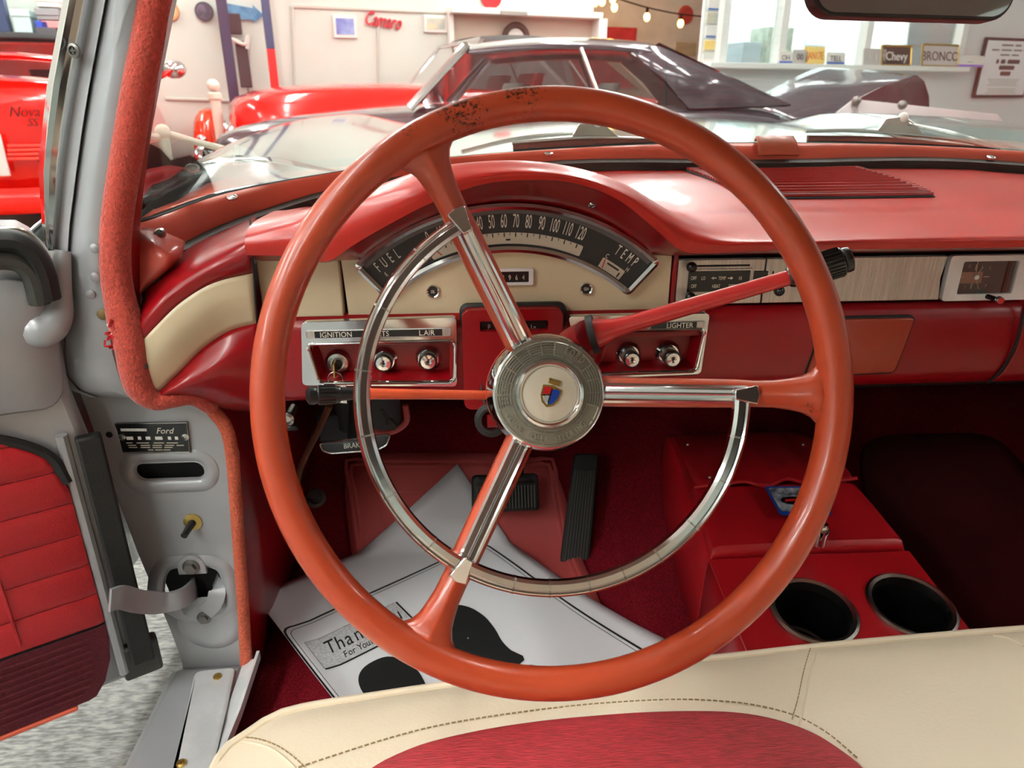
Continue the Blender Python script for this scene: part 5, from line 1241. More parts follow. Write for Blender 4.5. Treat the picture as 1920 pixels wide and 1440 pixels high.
# ------------------------------------------------------------------ bench seat
SZ = .585
fpx = [(400, 1440), (440, 1395), (500, 1351), (560, 1329), (700, 1306), (860, 1283), (1100, 1256), (1350, 1234), (1520, 1215), (1700, 1198), (1920, 1180)]
fw_ = [aZ(px, py, SZ-.004) for px, py in fpx]
p0_ = fw_[0]
fc = [V((p0_.x-.012, .10, 0)), V((p0_.x-.008, .25, 0))]+[V((p.x, p.y, 0)) for p in fw_]+[V((.80, fw_[-1].y+.004, 0)), V((1.05, fw_[-1].y-.01, 0)), V((1.18, .46, 0)), V((1.21, .30, 0)), V((1.21, .10, 0))]
fc = resamp(cr(fc, 6), 130)
ftab = [(p.x, p.y) for p in fw_[1:]]+[(1.2, fw_[-1].y)]
XS0 = p0_.x-.012
def seat_z(x, y):
    yf = interp(ftab, x)
    d = max(0, yf-y); k = math.exp(-d/.05)
    e = max(0, x-XS0); k2 = math.exp(-e/.05)
    return SZ+.022-.020*k-.010*k2-.02*max(0, .3-y)
seat = thing('bench_seat', 'cream vinyl bench seat with red woven insert and piped front edge', 'bench seat', (CX, .2, .33))
inner = V((CX, .10, 0)); rows = []
for k in (0, .03, .07, .13, .22, .35, .5, .7, .9, 1.0):
    row = []
    for p in fc:
        q = p.lerp(V((lerp(p.x, CX, .25), .0, 0)), k); row.append(V((q.x, q.y, seat_z(q.x, q.y) if k else SZ-.006)))
    rows.append(row)
sk = [[V((p.x, p.y, SZ-.006)) for p in fc], [V((p.x*1.0, p.y+.006, SZ-.03)) for p in fc], [V((p.x, p.y+.004, SZ-.11)) for p in fc], [V((p.x, p.y-.03, SZ-.19)) for p in fc]]
MB().grid(rows).build('cushion_top', K['leather'], seat)
MB().grid(sk).build('cushion_front', K['leather'], seat)
MB().tube([V((p.x, p.y+.001, SZ-.005)) for p in fc], .0042, 8).build('piping', K['leather'], seat)
ins_px = [(640, 1480), (690, 1440), (730, 1415), (800, 1386), (900, 1362), (1000, 1346), (1100, 1336), (1200, 1329), (1300, 1327), (1380, 1331), (1450, 1345), (1520, 1372), (1580, 1412), (1612, 1440), (1650, 1485)]
ib = resamp(cr([aZ(px, py, SZ+.018) for px, py in ins_px], 6), 70)
def ins_rows(off):
    rows = []
    for t, h in ((0, -.004), (.012, .002), (.03, .004), (.08, .005), (.3, .005), (.6, .005), (1, .005)):
        rows.append([V((lerp(p.x, lerp(p.x, .12, .15), t), lerp(p.y, 0, t), 0)) for p in ib])
        for q in rows[-1]: q.z = seat_z(q.x, q.y)+h+off
    return rows
MB().grid(ins_rows(0)).build('seat_insert', K['insert'], seat, label='red woven seat insert with a metallic thread')
# welts and stitching
def onseat(px, py, off=0.0):
    d = ray(px, py); t = .4
    while t < 2:
        p = CAM+d*t
        if p.z < seat_z(p.x, p.y)+off: break
        t += .0015
    return p
def stitches(path, step=.0052, L=.0036):
    P = resamp(path, max(2, int(sum((b_-a).length for a, b_ in zip(path, path[1:]))/step)))
    for a, b_ in zip(P, P[1:]):
        m = a.lerp(b_, L/step)
        b = MB().box((0, 0, 0), ((m-a).length, .0009, .0009), Fr(a.lerp(m, .5)+V((0, 0, .0010)), (m-a), V((0, 0, 1)).cross(m-a)))
        b.build('stitch', K['thread'], seat, smooth=False)
st1 = cr([onseat(*p) for p in ((560, 1440), (620, 1420), (720, 1388), (820, 1362), (950, 1340), (1100, 1322), (1250, 1313), (1340, 1315), (1420, 1324), (1490, 1343), (1550, 1375), (1610, 1425))], 5)
stitches(st1)
w1 = cr([onseat(*p) for p in ((1531, 1224), (1520, 1260), (1510, 1310), (1497, 1368))], 5)
MB().tube(w1, .0013, 6).build('seat_seam', K['leather'], seat)
stitches(cr([onseat(*p) for p in ((1519, 1217), (1506, 1262), (1496, 1310), (1484, 1352))], 5))
w2 = cr([onseat(*p) for p in ((455, 1392), (475, 1394), (510, 1405), (545, 1432), (560, 1450))], 5)
MB().tube(w2, .0014, 6).build('seat_seam', K['leather'], seat)
stitches(cr([onseat(*p) for p in ((462, 1384), (490, 1388), (525, 1402), (560, 1428), (580, 1450))], 5))
w3 = cr([onseat(*p) for p in ((1860, 1192), (1890, 1198), (1920, 1212))], 5)
MB().tube(w3, .002, 6).build('seat_seam', K['leather'], seat)
rows = [[V((x, y, z)) for x in (-.22, -.1, .45, 1.0, 1.18)] for y, z in ((-.10, .58), (-.16, .62), (-.24, .88), (-.28, .96), (-.34, .97), (-.38, .90), (-.34, .5))]
MB().grid(rows).build('backrest', K['leather'], seat, sub=1)

# ------------------------------------------------------------------ rear-view mirror
rm = thing('rear_view_mirror', 'dark framed rear-view mirror hanging above the windshield', 'mirror', (CX, .75, 1.2))
mc = aY(1718, -42, .73); mfx = Fr(mc, (1, .10, .012), (0, .12, 1)); mfx = Fr(mc, (1, .08, -.010), (.010, .10, 1))
if mfx.z.y > 0: mfx.z = -mfx.z
mw, mh = .1045, .0355
mo = rrect(-mw, -mh, mw, mh, .024, 8)
MB().dome(mo, mfx, -.012, .002, .003, .004).build('mirror_shell', mat('dark_bronze_frame', (30, 26, 26), .35), rm)
MB().prism(offs(mo, -.0035), mfx, .0035, .0046).build('mirror_glass', K['mirror'], rm, smooth=False)
MB().tube([mfx.p(0, 0, -.01), mfx.p(0, .07, -.03), V((mc.x, .79, 1.40))], .006, 10).build('mirror_stalk', K['chrome2'], rm)
# ------------------------------------------------------------------ wipers on the glass
def wiper(blade, holder, arm, lab, hub):
    wv = thing('windshield_wiper', lab, 'wiper', blade[0], 'windshield wipers')
    MB().sweep(cr(blade, 5), [(-.006, -.002), (.005, -.004), (.005, .004), (-.006, .002)], up=(0, 0, 1)).build('blade', K['rubber'], wv)
    MB().sweep(cr(holder, 5), ring2(8, .003, .004), up=(0, 0, 1)).build('blade_holder', K['chrome2'], wv)
    f_ = FY(hub.y, hub.x, hub.z)
    MB().prism(rpoly([(-.040, -.004), (-.030, .014), (.0, .018), (.014, .010), (.040, -.010), (.012, -.020), (-.010, -.014)], .003), f_, -.002, .003).build('blade_clip', K['chrome2'], wv, bevel=.001)
    MB().ball(f_.p(.0, .016, .0), .008, 12).build('clip_knob', K['white'], wv)
    MB().sweep(cr(arm, 5), ring2(8, .0035, .0055), up=(0, 0, 1)).build('arm', K['chrome2'], wv)
yb = 1.165
wiper([aY(1514, 260, yb), aY(1640, 262, yb), aY(1760, 272, yb-.01), aY(1872, 285, yb-.03)], [aY(1510, 246, yb), aY(1600, 245, yb), aY(1690, 252, yb), aY(1800, 264, yb-.01), aY(1870, 280, yb-.03)], [aY(1700, 232, yb), aY(1780, 248, yb+.02), aY(1830, 262, yb+.04), aY(1940, 288, yb+.03)], 'windshield wiper lying on the glass right of centre', aY(1690, 240, yb))
wiper([aY(962, 277, 1.15), aY(1100, 268, 1.155), aY(1240, 266, 1.16)], [aY(960, 268, 1.15), aY(1100, 258, 1.155), aY(1235, 262, 1.16)], [aY(1120, 246, 1.16), aY(1040, 252, 1.18), aY(960, 262, 1.18), aY(865, 285, 1.16)], 'windshield wiper seen through the top of the wheel rim', aY(1120, 250, 1.158))
# ------------------------------------------------------------------ cars on show
K['carred'] = mat('bright_red_car_paint', (226, 22, 14), .18, coat=.8)
K['cargrey'] = mat('dark_plum_grey_car_paint', (78, 72, 80), .16, metal=.35, coat=.9)
K['tyre'] = mat('tyre_rubber', (20, 20, 20), .7)
K['carglass'] = glassmat('car_window_glass', (205, 205, 206), .06)
K['softtop'] = mat('black_soft_top', (30, 26, 28), .7)
K['greyseat'] = mat('pale_grey_seat', (176, 172, 166), .7)
def car(name, label, paint, org, ang, P):
    """car built along local x (nose at -x); org on the ground at the middle"""
    ca, sa = math.cos(ang), math.sin(ang); fr = Fr(org, (ca, sa, 0), (-sa, ca, 0), (0, 0, 1))
    t = thing(name, label, 'car', org); L, W = P['L'], P['W']; hl = L/2; B = P['belt']
    # body: (x fraction, half width factor, bottom, top)
    rows = []
    for u, wf, zb, zt, cw in P['body']:
        x = -hl+u*L; w_ = W/2*wf
        sec = [(-w_*.90, zb), (-w_*.985, zb+.10), (-w_, lerp(zb, zt, .45)), (-w_*.975, lerp(zb, zt, .8)), (-w_*.90, zt-.02), (-w_*.78, zt+cw*.45), (-w_*.4, zt+cw*.85), (0, zt+cw)]
        sec = sec+[(-a, b_) for a, b_ in reversed(sec[:-1])]
        rows.append([fr.p(x, a, b_) for a, b_ in sec])
    MB().loft(rows, True, True).build('body', paint, t, sub=1, ang=60)
    # crease mouldings along the flanks
    for s in (-1, 1):
        pts = [fr.p(-hl+u*L, s*(W/2*wf+.004), lerp(zb, zt, .62)) for u, wf, zb, zt, cw in P['body'][1:-1]]
        MB().tube(cr(pts, 3), .010, 6).build('side_moulding', K['chrome'], t)
    wr = P.get('wr', .33)
    for u in P['wheels']:
        for s in (-1, 1):
            o = fr.p(-hl+u*L, s*(W/2-.10), wr); f_ = Fr(o, fr.x, (0, 0, 1), fr.y*s)
            MB().lathe([(wr*1.10, .02), (wr*1.13, .09), (wr*1.08, .112), (wr*1.02, .108), (wr*1.0, .02)], f_, 30).build('wheel_arch', paint if P.get('archpaint', True) else K['blackm'], t)
            tw = MB().lathe([(wr*.62, -.09), (wr*.95, -.09), (wr, -.05), (wr, .05), (wr*.95, .095), (wr*.64, .10), (wr*.62, .06)], f_, 30).build('tyre', K['tyre'], t)
            MB().lathe([(wr*.64, .085), (wr*.58, .075), (wr*.25, .05), (wr*.2, .085), (.001, .09)], f_, 24).build('wheel_rim', K['chrome'], tw)
    # cabin
    if 'cab' in P:
        c = P['cab']; x0, x1, x2, x3 = [-hl+k*L for k in c['x']]; zr = c['roof']; wb, wt = W/2*c.get('wb', .90), W/2*c.get('wt', .68)
        rp = c.get('roofpaint', paint); bz = B+.01
        def rz(u): return zr+.035*math.sin(math.pi*min(1, max(0, u)))
        rows = []
        for k in range(9):
            u = k/8; x = lerp(x1, x2, u)
            rows.append([fr.p(x, wt*v, rz(u)-.05*abs(v)**3+(.0 if abs(v) < 1 else -.02)) for v in (-1.02, -1, -.8, -.4, 0, .4, .8, 1, 1.02)])
        MB().grid(rows).build('roof', rp, t, solid=.03, sub=1)
        MB().grid([[fr.p(x0, wb*v*.95, bz+.02) for v in (-1, 0, 1)], [fr.p(x1, wt*v, zr-.01) for v in (-1, 0, 1)]]).build('windscreen', K['carglass'], t)
        MB().tube([fr.p(x1, -wt, zr-.01), fr.p(x1, wt, zr-.01)], .022, 8).build('windscreen_header', K['chrome'], t)
        for s in (-1, 1):
            MB().tube([fr.p(x0, s*wb*.95, bz), fr.p(x1, s*wt, zr-.02)], .026, 8).build('windscreen_post', K['chrome'], t)
            if c.get('sail'):
                xs0, xs1 = -hl+c['sail'][0]*L, -hl+c['sail'][1]*L
                q = [fr.p(xs0, s*wt*1.01, zr-.03), fr.p(x2, s*wt, zr-.02), fr.p(x3, s*wb*.86, bz+.02), fr.p(xs1, s*wb*.97, bz), fr.p(lerp(xs0, xs1, .6), s*lerp(wt, wb, .6), lerp(zr, bz, .55))]
                MB().add(q, [(0, 1, 2, 3, 4)]).build('rear_pillar', paint, t, solid=.03)
                sx0 = xs0; sx1 = xs1
            else: sx0 = x2; sx1 = x3
            MB().grid([[fr.p(x0+.05, s*wb*.95, bz), fr.p(sx1, s*wb*.95, bz)], [fr.p(x1+.03, s*wt, zr-.03), fr.p(sx0, s*wt, zr-.03)]]).build('side_window', K['carglass'], t)
            MB().tube([fr.p(lerp(x1, sx0, .72), s*wt*1.01, zr-.03), fr.p(lerp(x0, sx1, .70), s*wb*.96, bz)], .012, 6).build('window_divider', K['chrome2'], t)
        MB().grid([[fr.p(x3, wb*v*.84, bz+.02) for v in (-1, 0, 1)], [fr.p(x2, wt*v*.96, zr) for v in (-1, 0, 1)]]).build('rear_window', K['carglass'], t)
    # seats
    for sx in P.get('seats', ()):
        for s in (-1, 1):
            o = fr.p(-hl+sx*L, s*W*.22, B-.25); f_ = Fr(o, fr.x, fr.y, (0, 0, 1))
            MB().loft([[f_.p(a+dx, b_, z) for a, b_ in rrect(-.06, -.2, .06, .2, .05)] for dx, z in ((0, 0), (.03, .15), (.07, .30), (.10, .38), (.11, .40))], True, True).build('seat', P.get('seatmat', K['greyseat']), t)
    # bumpers and lamps
    for u, s in ((P['body'][0][0], -1), (P['body'][-1][0], 1)):
        x = -hl+u*L+s*.05
        MB().sweep(cr([fr.p(x-s*.18, -W*.5, .46), fr.p(x, -W*.44, .46), fr.p(x+s*.03, 0, .46), fr.p(x, W*.44, .46), fr.p(x-s*.18, W*.5, .46)], 5), ring2(8, .07, .03), up=(0, 0, 1)).build('bumper', P.get('bumper', K['chrome']), t)
        for q in (-1, 1):
            f_ = Fr(fr.p(x-s*.02, q*W*.36, P.get('lamp', .68)), fr.y, (0, 0, 1), fr.x*s)
            MB().lathe([(.085, -.03), (.09, .01), (.08, .03), (.03, .045), (.001, .048)], f_, 20).build('lamp', K['chrome'] if s < 0 else K['redens'], t)
    return t, fr
coupe_body = [(0, .80, .35, .72, .01), (.03, .90, .28, .80, .02), (.10, .97, .24, .845, .04), (.22, 1.0, .22, .875, .06), (.36, 1.0, .22, .90, .07), (.42, 1.0, .22, .925, .03), (.55, 1.0, .22, .935, .0), (.68, 1.0, .22, .945, .0), (.80, 1.0, .24, .95, .02), (.90, .98, .28, .93, .03), (.97, .93, .34, .90, .02), (1.0, .85, .42, .84, .01)]
n0, t0 = CAM+ray(345, 240)*4.35, CAM+ray(1535, 240)*4.05
dirv = (t0-n0); dirv.z = 0; LC = dirv.length; away = V((-dirv.y, dirv.x, 0)).normalized()
mid = (n0+t0)/2+away*.90; mid.z = GZ
car('grey_coupe', 'dark plum grey two-door coupe parked side-on beyond the windshield', K['cargrey'], mid, math.atan2(dirv.y, dirv.x), dict(L=LC, W=1.80, belt=.93, body=coupe_body, wheels=(.17, .80), cab=dict(x=(.366, .454, .76, .97), roof=1.30, sail=(.71, .81), wt=.72), seats=(.50, .66), lamp=.62))
conv_body = [(0, .70, .40, .95, .01), (.04, .85, .32, 1.03, .03), (.15, .96, .28, 1.06, .05), (.30, 1.0, .26, 1.07, .06), (.40, 1.0, .26, 1.07, .04), (.55, 1.0, .26, 1.05, .0), (.70, 1.0, .26, 1.03, .0), (.85, .98, .3, 1.0, .03), (.96, .92, .36, .95, .02), (1.0, .82, .44, .86, .01)]
c0 = onwall(445, 185, 6.95); 
cc_ = GE*(c0.dot(GE)+2.1)+GN*6.95+GUP*GZ
car('red_convertible', 'bright red convertible with black soft top parked behind the grey coupe', K['carred'], cc_, GA+rad(2), dict(L=4.4, W=1.75, belt=1.05, body=conv_body, wheels=(.17, .80), cab=dict(x=(.40, .475, .70, .82), roof=1.47, roofpaint=K['softtop']), seats=(.58,), seatmat=K['carred'], lamp=.72))
# red convertible seen from behind, left of the pillar
rb_body = [(0, .82, .36, .80, .01), (.05, .92, .30, .90, .02), (.2, 1.0, .25, 1.0, .04), (.38, 1.0, .24, 1.03, .02), (.6, 1.0, .24, 1.04, -.02), (.78, 1.0, .26, 1.07, .03), (.92, 1.0, .30, 1.09, .05), (.985, .99, .42, 1.08, .04), (1.0, .97, .50, 1.02, .02)]
r0, r1 = CAM+ray(185, 200)*4.0, CAM+ray(332, 200)*8.0      # its right flank, tail and nose
ax_ = (r0-r1); ax_.z = 0; LR = ax_.length; ax_.normalize(); lf_ = V((-ax_.y, ax_.x, 0))
if lf_.x > 0: lf_ = -lf_
mid = (r0+r1)/2+lf_*.93; mid.z = GZ
tr_, frr = car('red_sports_car', 'bright red open car seen from behind at the far left edge', K['carred'], mid, math.atan2(ax_.y, ax_.x), dict(L=LR, W=1.86, belt=1.04, body=rb_body, wheels=(.15, .80), cab=dict(x=(.36, .46, .475, .49), roof=1.42, roofpaint=K['softtop']), seats=(.58,), seatmat=K['softtop'], bumper=K['carred']))
mp = CAM+ray(326, 130)*6.0
MB().ball(mp, .10, 16, WORLD, .75).build('door_mirror', K['chrome'], tr_); MB().tube([mp+V((-.3, .1, -.10)), mp], .03, 8).build('mirror_arm', K['carred'], tr_)
ef = Fr(frr.p(LR/2, 0, 0), -frr.y, (0, 0, 1), frr.x)
if ef.x.dot(RT) < 0: ef.x = -ef.x
def epx(px, py):
    p = onp(px, py, ef.o, ef.z)-ef.o; return p.dot(ef.x), p.z
a, b_ = epx(52, 212)
MB().text('Nova', ef.at(a, b_+.01, .06), .075, .9, .01, shear=.4).text('SS', ef.at(a+.03, b_-.045, .06), .06, .9, .01, shear=.4).build('tail_script', mat('dark_red_script', (110, 10, 8), .3), tr_)
for k in range(4):
    a, b_ = epx(58, 272+k*8); MB().box((a, b_, .05), (.20, .016, .02), ef).build('tail_louvre', mat('pale_red_louvre', (236, 70, 58), .4), tr_, bevel=.004)
a, b_ = epx(2, 290); MB().box((a, b_, .05), (.07, .22, .02), ef).build('licence_plate', K['white'], tr_, bevel=.004)
a, b_ = epx(30, 112); MB().sweep([ef.p(a-.8, b_+.02, -.1), ef.p(a, b_+.02, -.06), ef.p(a+.25, b_, -.1)], ring2(8, .02, .09), up=(0, 0, 1)).build('tail_lip', K['carred'], tr_)
# fender of a red roadster beyond the coupe's nose
ff_ = CAM+ray(373, 213)*6.6
ob = thing('red_fender', 'small rounded glossy red-orange fender just beyond the nose of the grey coupe', 'fender', (ff_.x, ff_.y, GZ))
rows = [[V((ff_.x+a, ff_.y+y, GZ+z)) for a, z in [(-w_*1.0, 0), (-w_*1.05, .45), (-w_, h*.7), (-w_*.75, h*.92), (-w_*.3, h), (w_*.3, h), (w_*.75, h*.92), (w_, h*.7), (w_*1.05, .45), (w_, 0)]] for y, w_, h in ((-.05, .02, .55), (0, .11, .84), (.12, .125, .90), (.3, .13, .92), (.45, .12, .88), (.5, .02, .5))]
MB().loft(rows, True, True).build('fender_shell', mat('red_orange_paint', (236, 60, 20), .15, coat=.8), ob, sub=1)
MB().lathe([(.05, 0), (.055, .02), (.04, .04), (.001, .05)], Fr((ff_.x, ff_.y-.03, GZ+.62), (1, 0, 0), (0, 0, 1), (0, -1, 0)), 18).build('fender_lamp', K['chrome'], ob)
# dark hood panel and clipped board on the right
hb = thing('dark_car_hood', 'dark plum grey car hood standing beyond the clipped grey board', 'car hood', V((0, 0, GZ))+V((2.4, 4.0, 0)))
def rp_(px, py, d): return CAM+ray(px, py)*d
rows = [[rp_(1405, 190, 5.4), rp_(1480, 150, 5.5), rp_(1530, 128, 5.7), rp_(1545, 126, 5.8)],
        [rp_(1430, 210, 5.2), rp_(1520, 165, 5.3), rp_(1590, 142, 5.5), rp_(1620, 131, 5.75)],
        [rp_(1480, 225, 5.1), rp_(1580, 188, 5.15), rp_(1650, 150, 5.3), rp_(1700, 139, 5.6)],
        [rp_(1560, 245, 5.1), rp_(1640, 205, 5.1), rp_(1700, 155, 5.2), rp_(1722, 141, 5.4)]]
rws = [cr(r, 4) for r in rows]; rws = [list(c) for c in zip(*[cr(list(c), 4) for c in zip(*rws)])]
MB().grid(rws).build('hood_skin', K['cargrey'], hb, solid=.03)
eg = [rp_(1560, 250, 5.05), rp_(1600, 190, 5.05), rp_(1660, 160, 5.1), rp_(1718, 140, 5.3), rp_(1733, 152, 5.3), rp_(1742, 180, 5.3), rp_(1744, 250, 5.3)]
MB().add(eg, [tuple(range(7))]).build('hood_end', mat('dark_maroon_panel', (62, 38, 42), .3, coat=.3), hb, solid=.06)
base_ = rp_(1650, 250, 5.2)
MB().box((base_.x, base_.y+.2, (GZ+base_.z)/2), (.5, .3, base_.z-GZ), WORLD).build('hood_stand', K['blackm'], hb)
bd = thing('display_board', 'pale grey display board with two small clips, beyond the right wiper', 'board', rp_(1700, 250, 3.4).xy.to_3d()+V((0, 0, GZ)))
d_ = 3.4; q = [rp_(1530, 243, d_), rp_(1603, 186, d_), rp_(1870, 214, d_+.15), rp_(1905, 262, d_+.15)]
lo = [V((q[3].x, q[3].y, .45)), V((q[0].x, q[0].y, .45))]
MB().add(q+lo, [(0, 1, 2, 3, 4, 5)]).build('board_panel', mat('pale_mauve_board', (176, 164, 164), .6), bd, solid=.02)
for px, py in ((1606, 189), (1692, 197)): MB().ball(rp_(px, py, d_-.01), .022, 10).build('board_clip', K['steel'], bd)
MB().tube([V((q[1].x, q[1].y+.05, GZ)), q[1]+V((0, .05, -.05))], .02, 8).tube([V((q[2].x, q[2].y+.05, GZ)), q[2]+V((0, .05, -.05))], .02, 8).build('board_leg', K['steel'], bd)

# ------------------------------------------------------------------ things on the back wall
def flat(name, px0, py0, px1, py1, n, m, label, cat, th=.03, frame=None, group=None):
    a0, z1 = wa(px0, py0, n); a1, z0 = wa(px1, py1, n); f_ = WF(n-.001)
    if frame:
        t = thing(name, label, cat, f_.p((a0+a1)/2, z0, 0), group)
        MB().prism([(a0, z0), (a1, z0), (a1, z1), (a0, z1)], f_, 0, th).build('frame', frame, t, bevel=.004)
        MB().prism([(a0+.03, z0+.03), (a1-.03, z0+.03), (a1-.03, z1-.03), (a0+.03, z1-.03)], f_, th-.001, th+.004).build('picture', m, t, smooth=False)
        return t, f_, (a0, z0, a1, z1)
    o = MB().prism([(a0, z0), (a1, z0), (a1, z1), (a0, z1)], f_, 0, th).build(name, m, None, bevel=.003, label=label, cat=cat, group=group)
    return o, f_, (a0, z0, a1, z1)
K['pblue'] = mat('blue_night_picture', (74, 82, 170), .4, rgb2=(150, 170, 215), vscale=7)
K['ppale'] = mat('pale_landscape_picture', (176, 186, 180), .5, rgb2=(220, 206, 170), vscale=8)
flat('picture', 622, 28, 670, 72, NB, K['pblue'], 'framed blue picture on the white wall left of the red script sign', 'picture', .03, K['white'])
flat('picture', 793, 28, 838, 62, NB, K['ppale'], 'framed pale landscape picture on the white wall right of the red script sign', 'picture', .03, K['white'])
a, z = wa(719, 38, NB)
MB().text('Camaro', WF(NB-.02).at(a, z).rot(rad(-6)), .19, .62, .03, shear=.4).build('wall_script', mat('red_script_paint', (206, 30, 50), .4), None, label='red Camaro script lettering on the white wall', cat='sign')
# panel joints and top rail of the white wall
tr1 = thing('trim_1', 'thin rails and joints of the white panelled wall', 'trim', GN*NB+GUP*GZ, kind='structure')
f_ = WF(NB)
def rail(p0, p1, w_=.02, m='wallw'):
    a, b_ = wa(*p0, NB), wa(*p1, NB); A, B = f_.p(a[0], a[1], .01), f_.p(b_[0], b_[1], .01)
    MB().tube([A, B], w_/2, 6).build('rail', K[m], tr1)
K['rail'] = mat('grey_joint', (196, 196, 186), .6)
for p0, p1 in (((545, 12), (1110, 36)), ((548, 12), (552, 160)), ((708, 50), (710, 160)), ((310, 185), (450, 190))): rail(p0, p1, .03, 'rail')
# shadow box recess with a tyre sign
sb = thing('wall_niche', 'shallow beige wall niche with dark top edge right of the pictures', 'niche', onwall(970, 75, NB))
a0, z1 = wa(842, 27, NB); a1, z0 = wa(1108, 110, NB)
MB().prism([(a0, z0), (a1, z0), (a1, z1), (a0, z1)], WF(NB-.002), 0, .012).build('niche_back', mat('niche_beige', (198, 184, 168), .8), sb, smooth=False)
MB().prism([(a0-.03, z1), (a1+.03, z1), (a1+.03, z1+.06), (a0-.03, z1+.06)], WF(NB-.002), 0, .20).build('niche_shelf', K['white'], sb, bevel=.004)
MB().prism([(a1-.01, z0), (a1+.09, z0), (a1+.09, z1), (a1-.01, z1)], WF(NB-.002), 0, .20).build('niche_side', K['white'], sb, bevel=.004)
MB().prism([(a0-.03, z0), (a0+.02, z0), (a0+.02, z1), (a0-.03, z1)], WF(NB-.002), 0, .10).build('niche_side', K['white'], sb, bevel=.004)
c = onwall(966, 72, NB-.05); f2w = Fr(c, GE, GUP, -GN)
ts = thing('round_sign', 'dark brown ring sign in the wall niche above the coupe roof', 'sign', c)
MB().lathe([(.10, 0), (.16, 0), (.165, .03), (.15, .05), (.11, .05), (.10, .03)], f2w, 30).build('sign_ring', mat('dark_brown_ring', (66, 50, 42), .6), ts)
MB().lathe([(.10, .005), (.10, .02), (.001, .02)], f2w, 24).build('sign_disc', K['white'], ts)
flat('vent_grille', 938, 20, 988, 30, NB-.2, mat('grey_vent', (150, 146, 138), .6), 'small grey vent plate above the wall niche', 'vent', .02)
def disc(name, px, py, r, n, m, label, cat, m2=None, txt=None):
    c = onwall(px, py, n-.01); f_ = Fr(c, GE, GUP, -GN); t = thing(name, label, cat, c)
    MB().lathe([(r, 0), (r, .02), (r*.96, .03), (.001, .03)], f_, 28).build('sign_plate', m, t)
    if m2: MB().lathe([(r*.78, .029), (r*.78, .034), (.001, .034)], f_, 24).build('sign_face', m2, t)
    if txt: MB().text(txt, f_.at(0, 0, .035), r*.7, .8, .004).build('sign_lettering', K['white'], t)
    return t
K['osign'] = mat('orange_sign', (214, 138, 84), .5); K['dsign'] = mat('slate_sign', (58, 58, 72), .5)
disc('round_sign', 318, 21, .085, NB, K['osign'], 'round orange sign on the white wall near the pillar', 'sign', mat('pale_orange', (232, 176, 128), .5))
disc('round_sign', 383, 22, .085, NB, K['dsign'], 'round slate grey sign on the white wall left of the blue post', 'sign', mat('pale_slate', (120, 120, 140), .5, rgb2=(60, 60, 76), vscale=12))
disc('round_sign', 920, -6, .12, NB, K['redens'], 'round red sign cut by the top edge above the niche', 'sign')
disc('round_sign', 1285, 28, .13, NR, mat('orange_red_sign', (198, 74, 52), .5), 'round orange-red sign in the warm lit alcove', 'sign', mat('brick_red_sign', (176, 58, 44), .5))
flat('red_poster', 1128, 50, 1192, 78, NR, mat('red_poster_print', (170, 30, 36), .5, rgb2=(198, 44, 50), vscale=9), 'red rectangular sign in the warm lit alcove above the coupe roof', 'sign', .02)
flat('cardboard_panel', 1268, 79, 1303, 105, NR, mat('tan_board', (184, 158, 120), .7), 'small tan board low in the warm lit alcove', 'board', .02)
# blue arrow sign
a, z = wa(458, 25, NB); f_ = WF(NB-.01).at(a, z).rot(rad(-4))
ar_ = thing('arrow_sign', 'blue arrow sign on the white wall right of the dark post', 'sign', onwall(458, 25, NB))
MB().prism([(-.18, .07), (-.15, 0), (-.18, -.07), (.08, -.05), (.08, -.08), (.18, 0), (.08, .08), (.08, .05)], f_, 0, .02).build('arrow_plate', mat('sky_blue_sign', (92, 150, 186), .5, rgb2=(60, 110, 150), vscale=14), ar_)
# posts of a car lift
def post(p0, p1, n, w_, m, lab, lower=None):
    A, B = onwall(*p0, n), onwall(*p1, n); t = thing('lift_post', lab, 'post', V((B.x, B.y, GZ)), 'car lift posts')
    top = V((A.x, A.y, GZ+CH-.02)); lowz = B.z
    m0 = V(((A.x+B.x)/2, (A.y+B.y)/2, 0)); f_ = Fr((m0.x, m0.y, 0), GE, GN, GUP)
    MB().box((0, 0, (lowz+GZ+CH)/2), (w_, w_, GZ+CH-lowz), f_).build('post_upper', m, t, bevel=.006)
    MB().box((0, 0, (lowz+GZ)/2), (w_*1.02, w_*1.02, lowz-GZ), f_).build('post_lower', lower or m, t, bevel=.006)
    MB().box((0, 0, GZ+.01), (w_*3, w_*3, .02), f_).build('post_foot', m, t, bevel=.004)
K['navy'] = mat('dark_navy_paint', (52, 46, 74), .4); K['navy2'] = mat('slate_blue_paint', (58, 70, 104), .4); K['postred'] = mat('red_post_paint', (206, 34, 34), .4)
post((424, 60), (440, 200), 7.9, .095, K['navy'], 'dark navy upright post standing before the white wall')
post((503, 60), (508, 92), 7.9, .075, K['navy2'], 'slate blue post with red lower half before the white wall', K['postred'])
post((6, 40), (14, 110), 8.0, .13, K['navy2'], 'slate blue post at the far left edge')
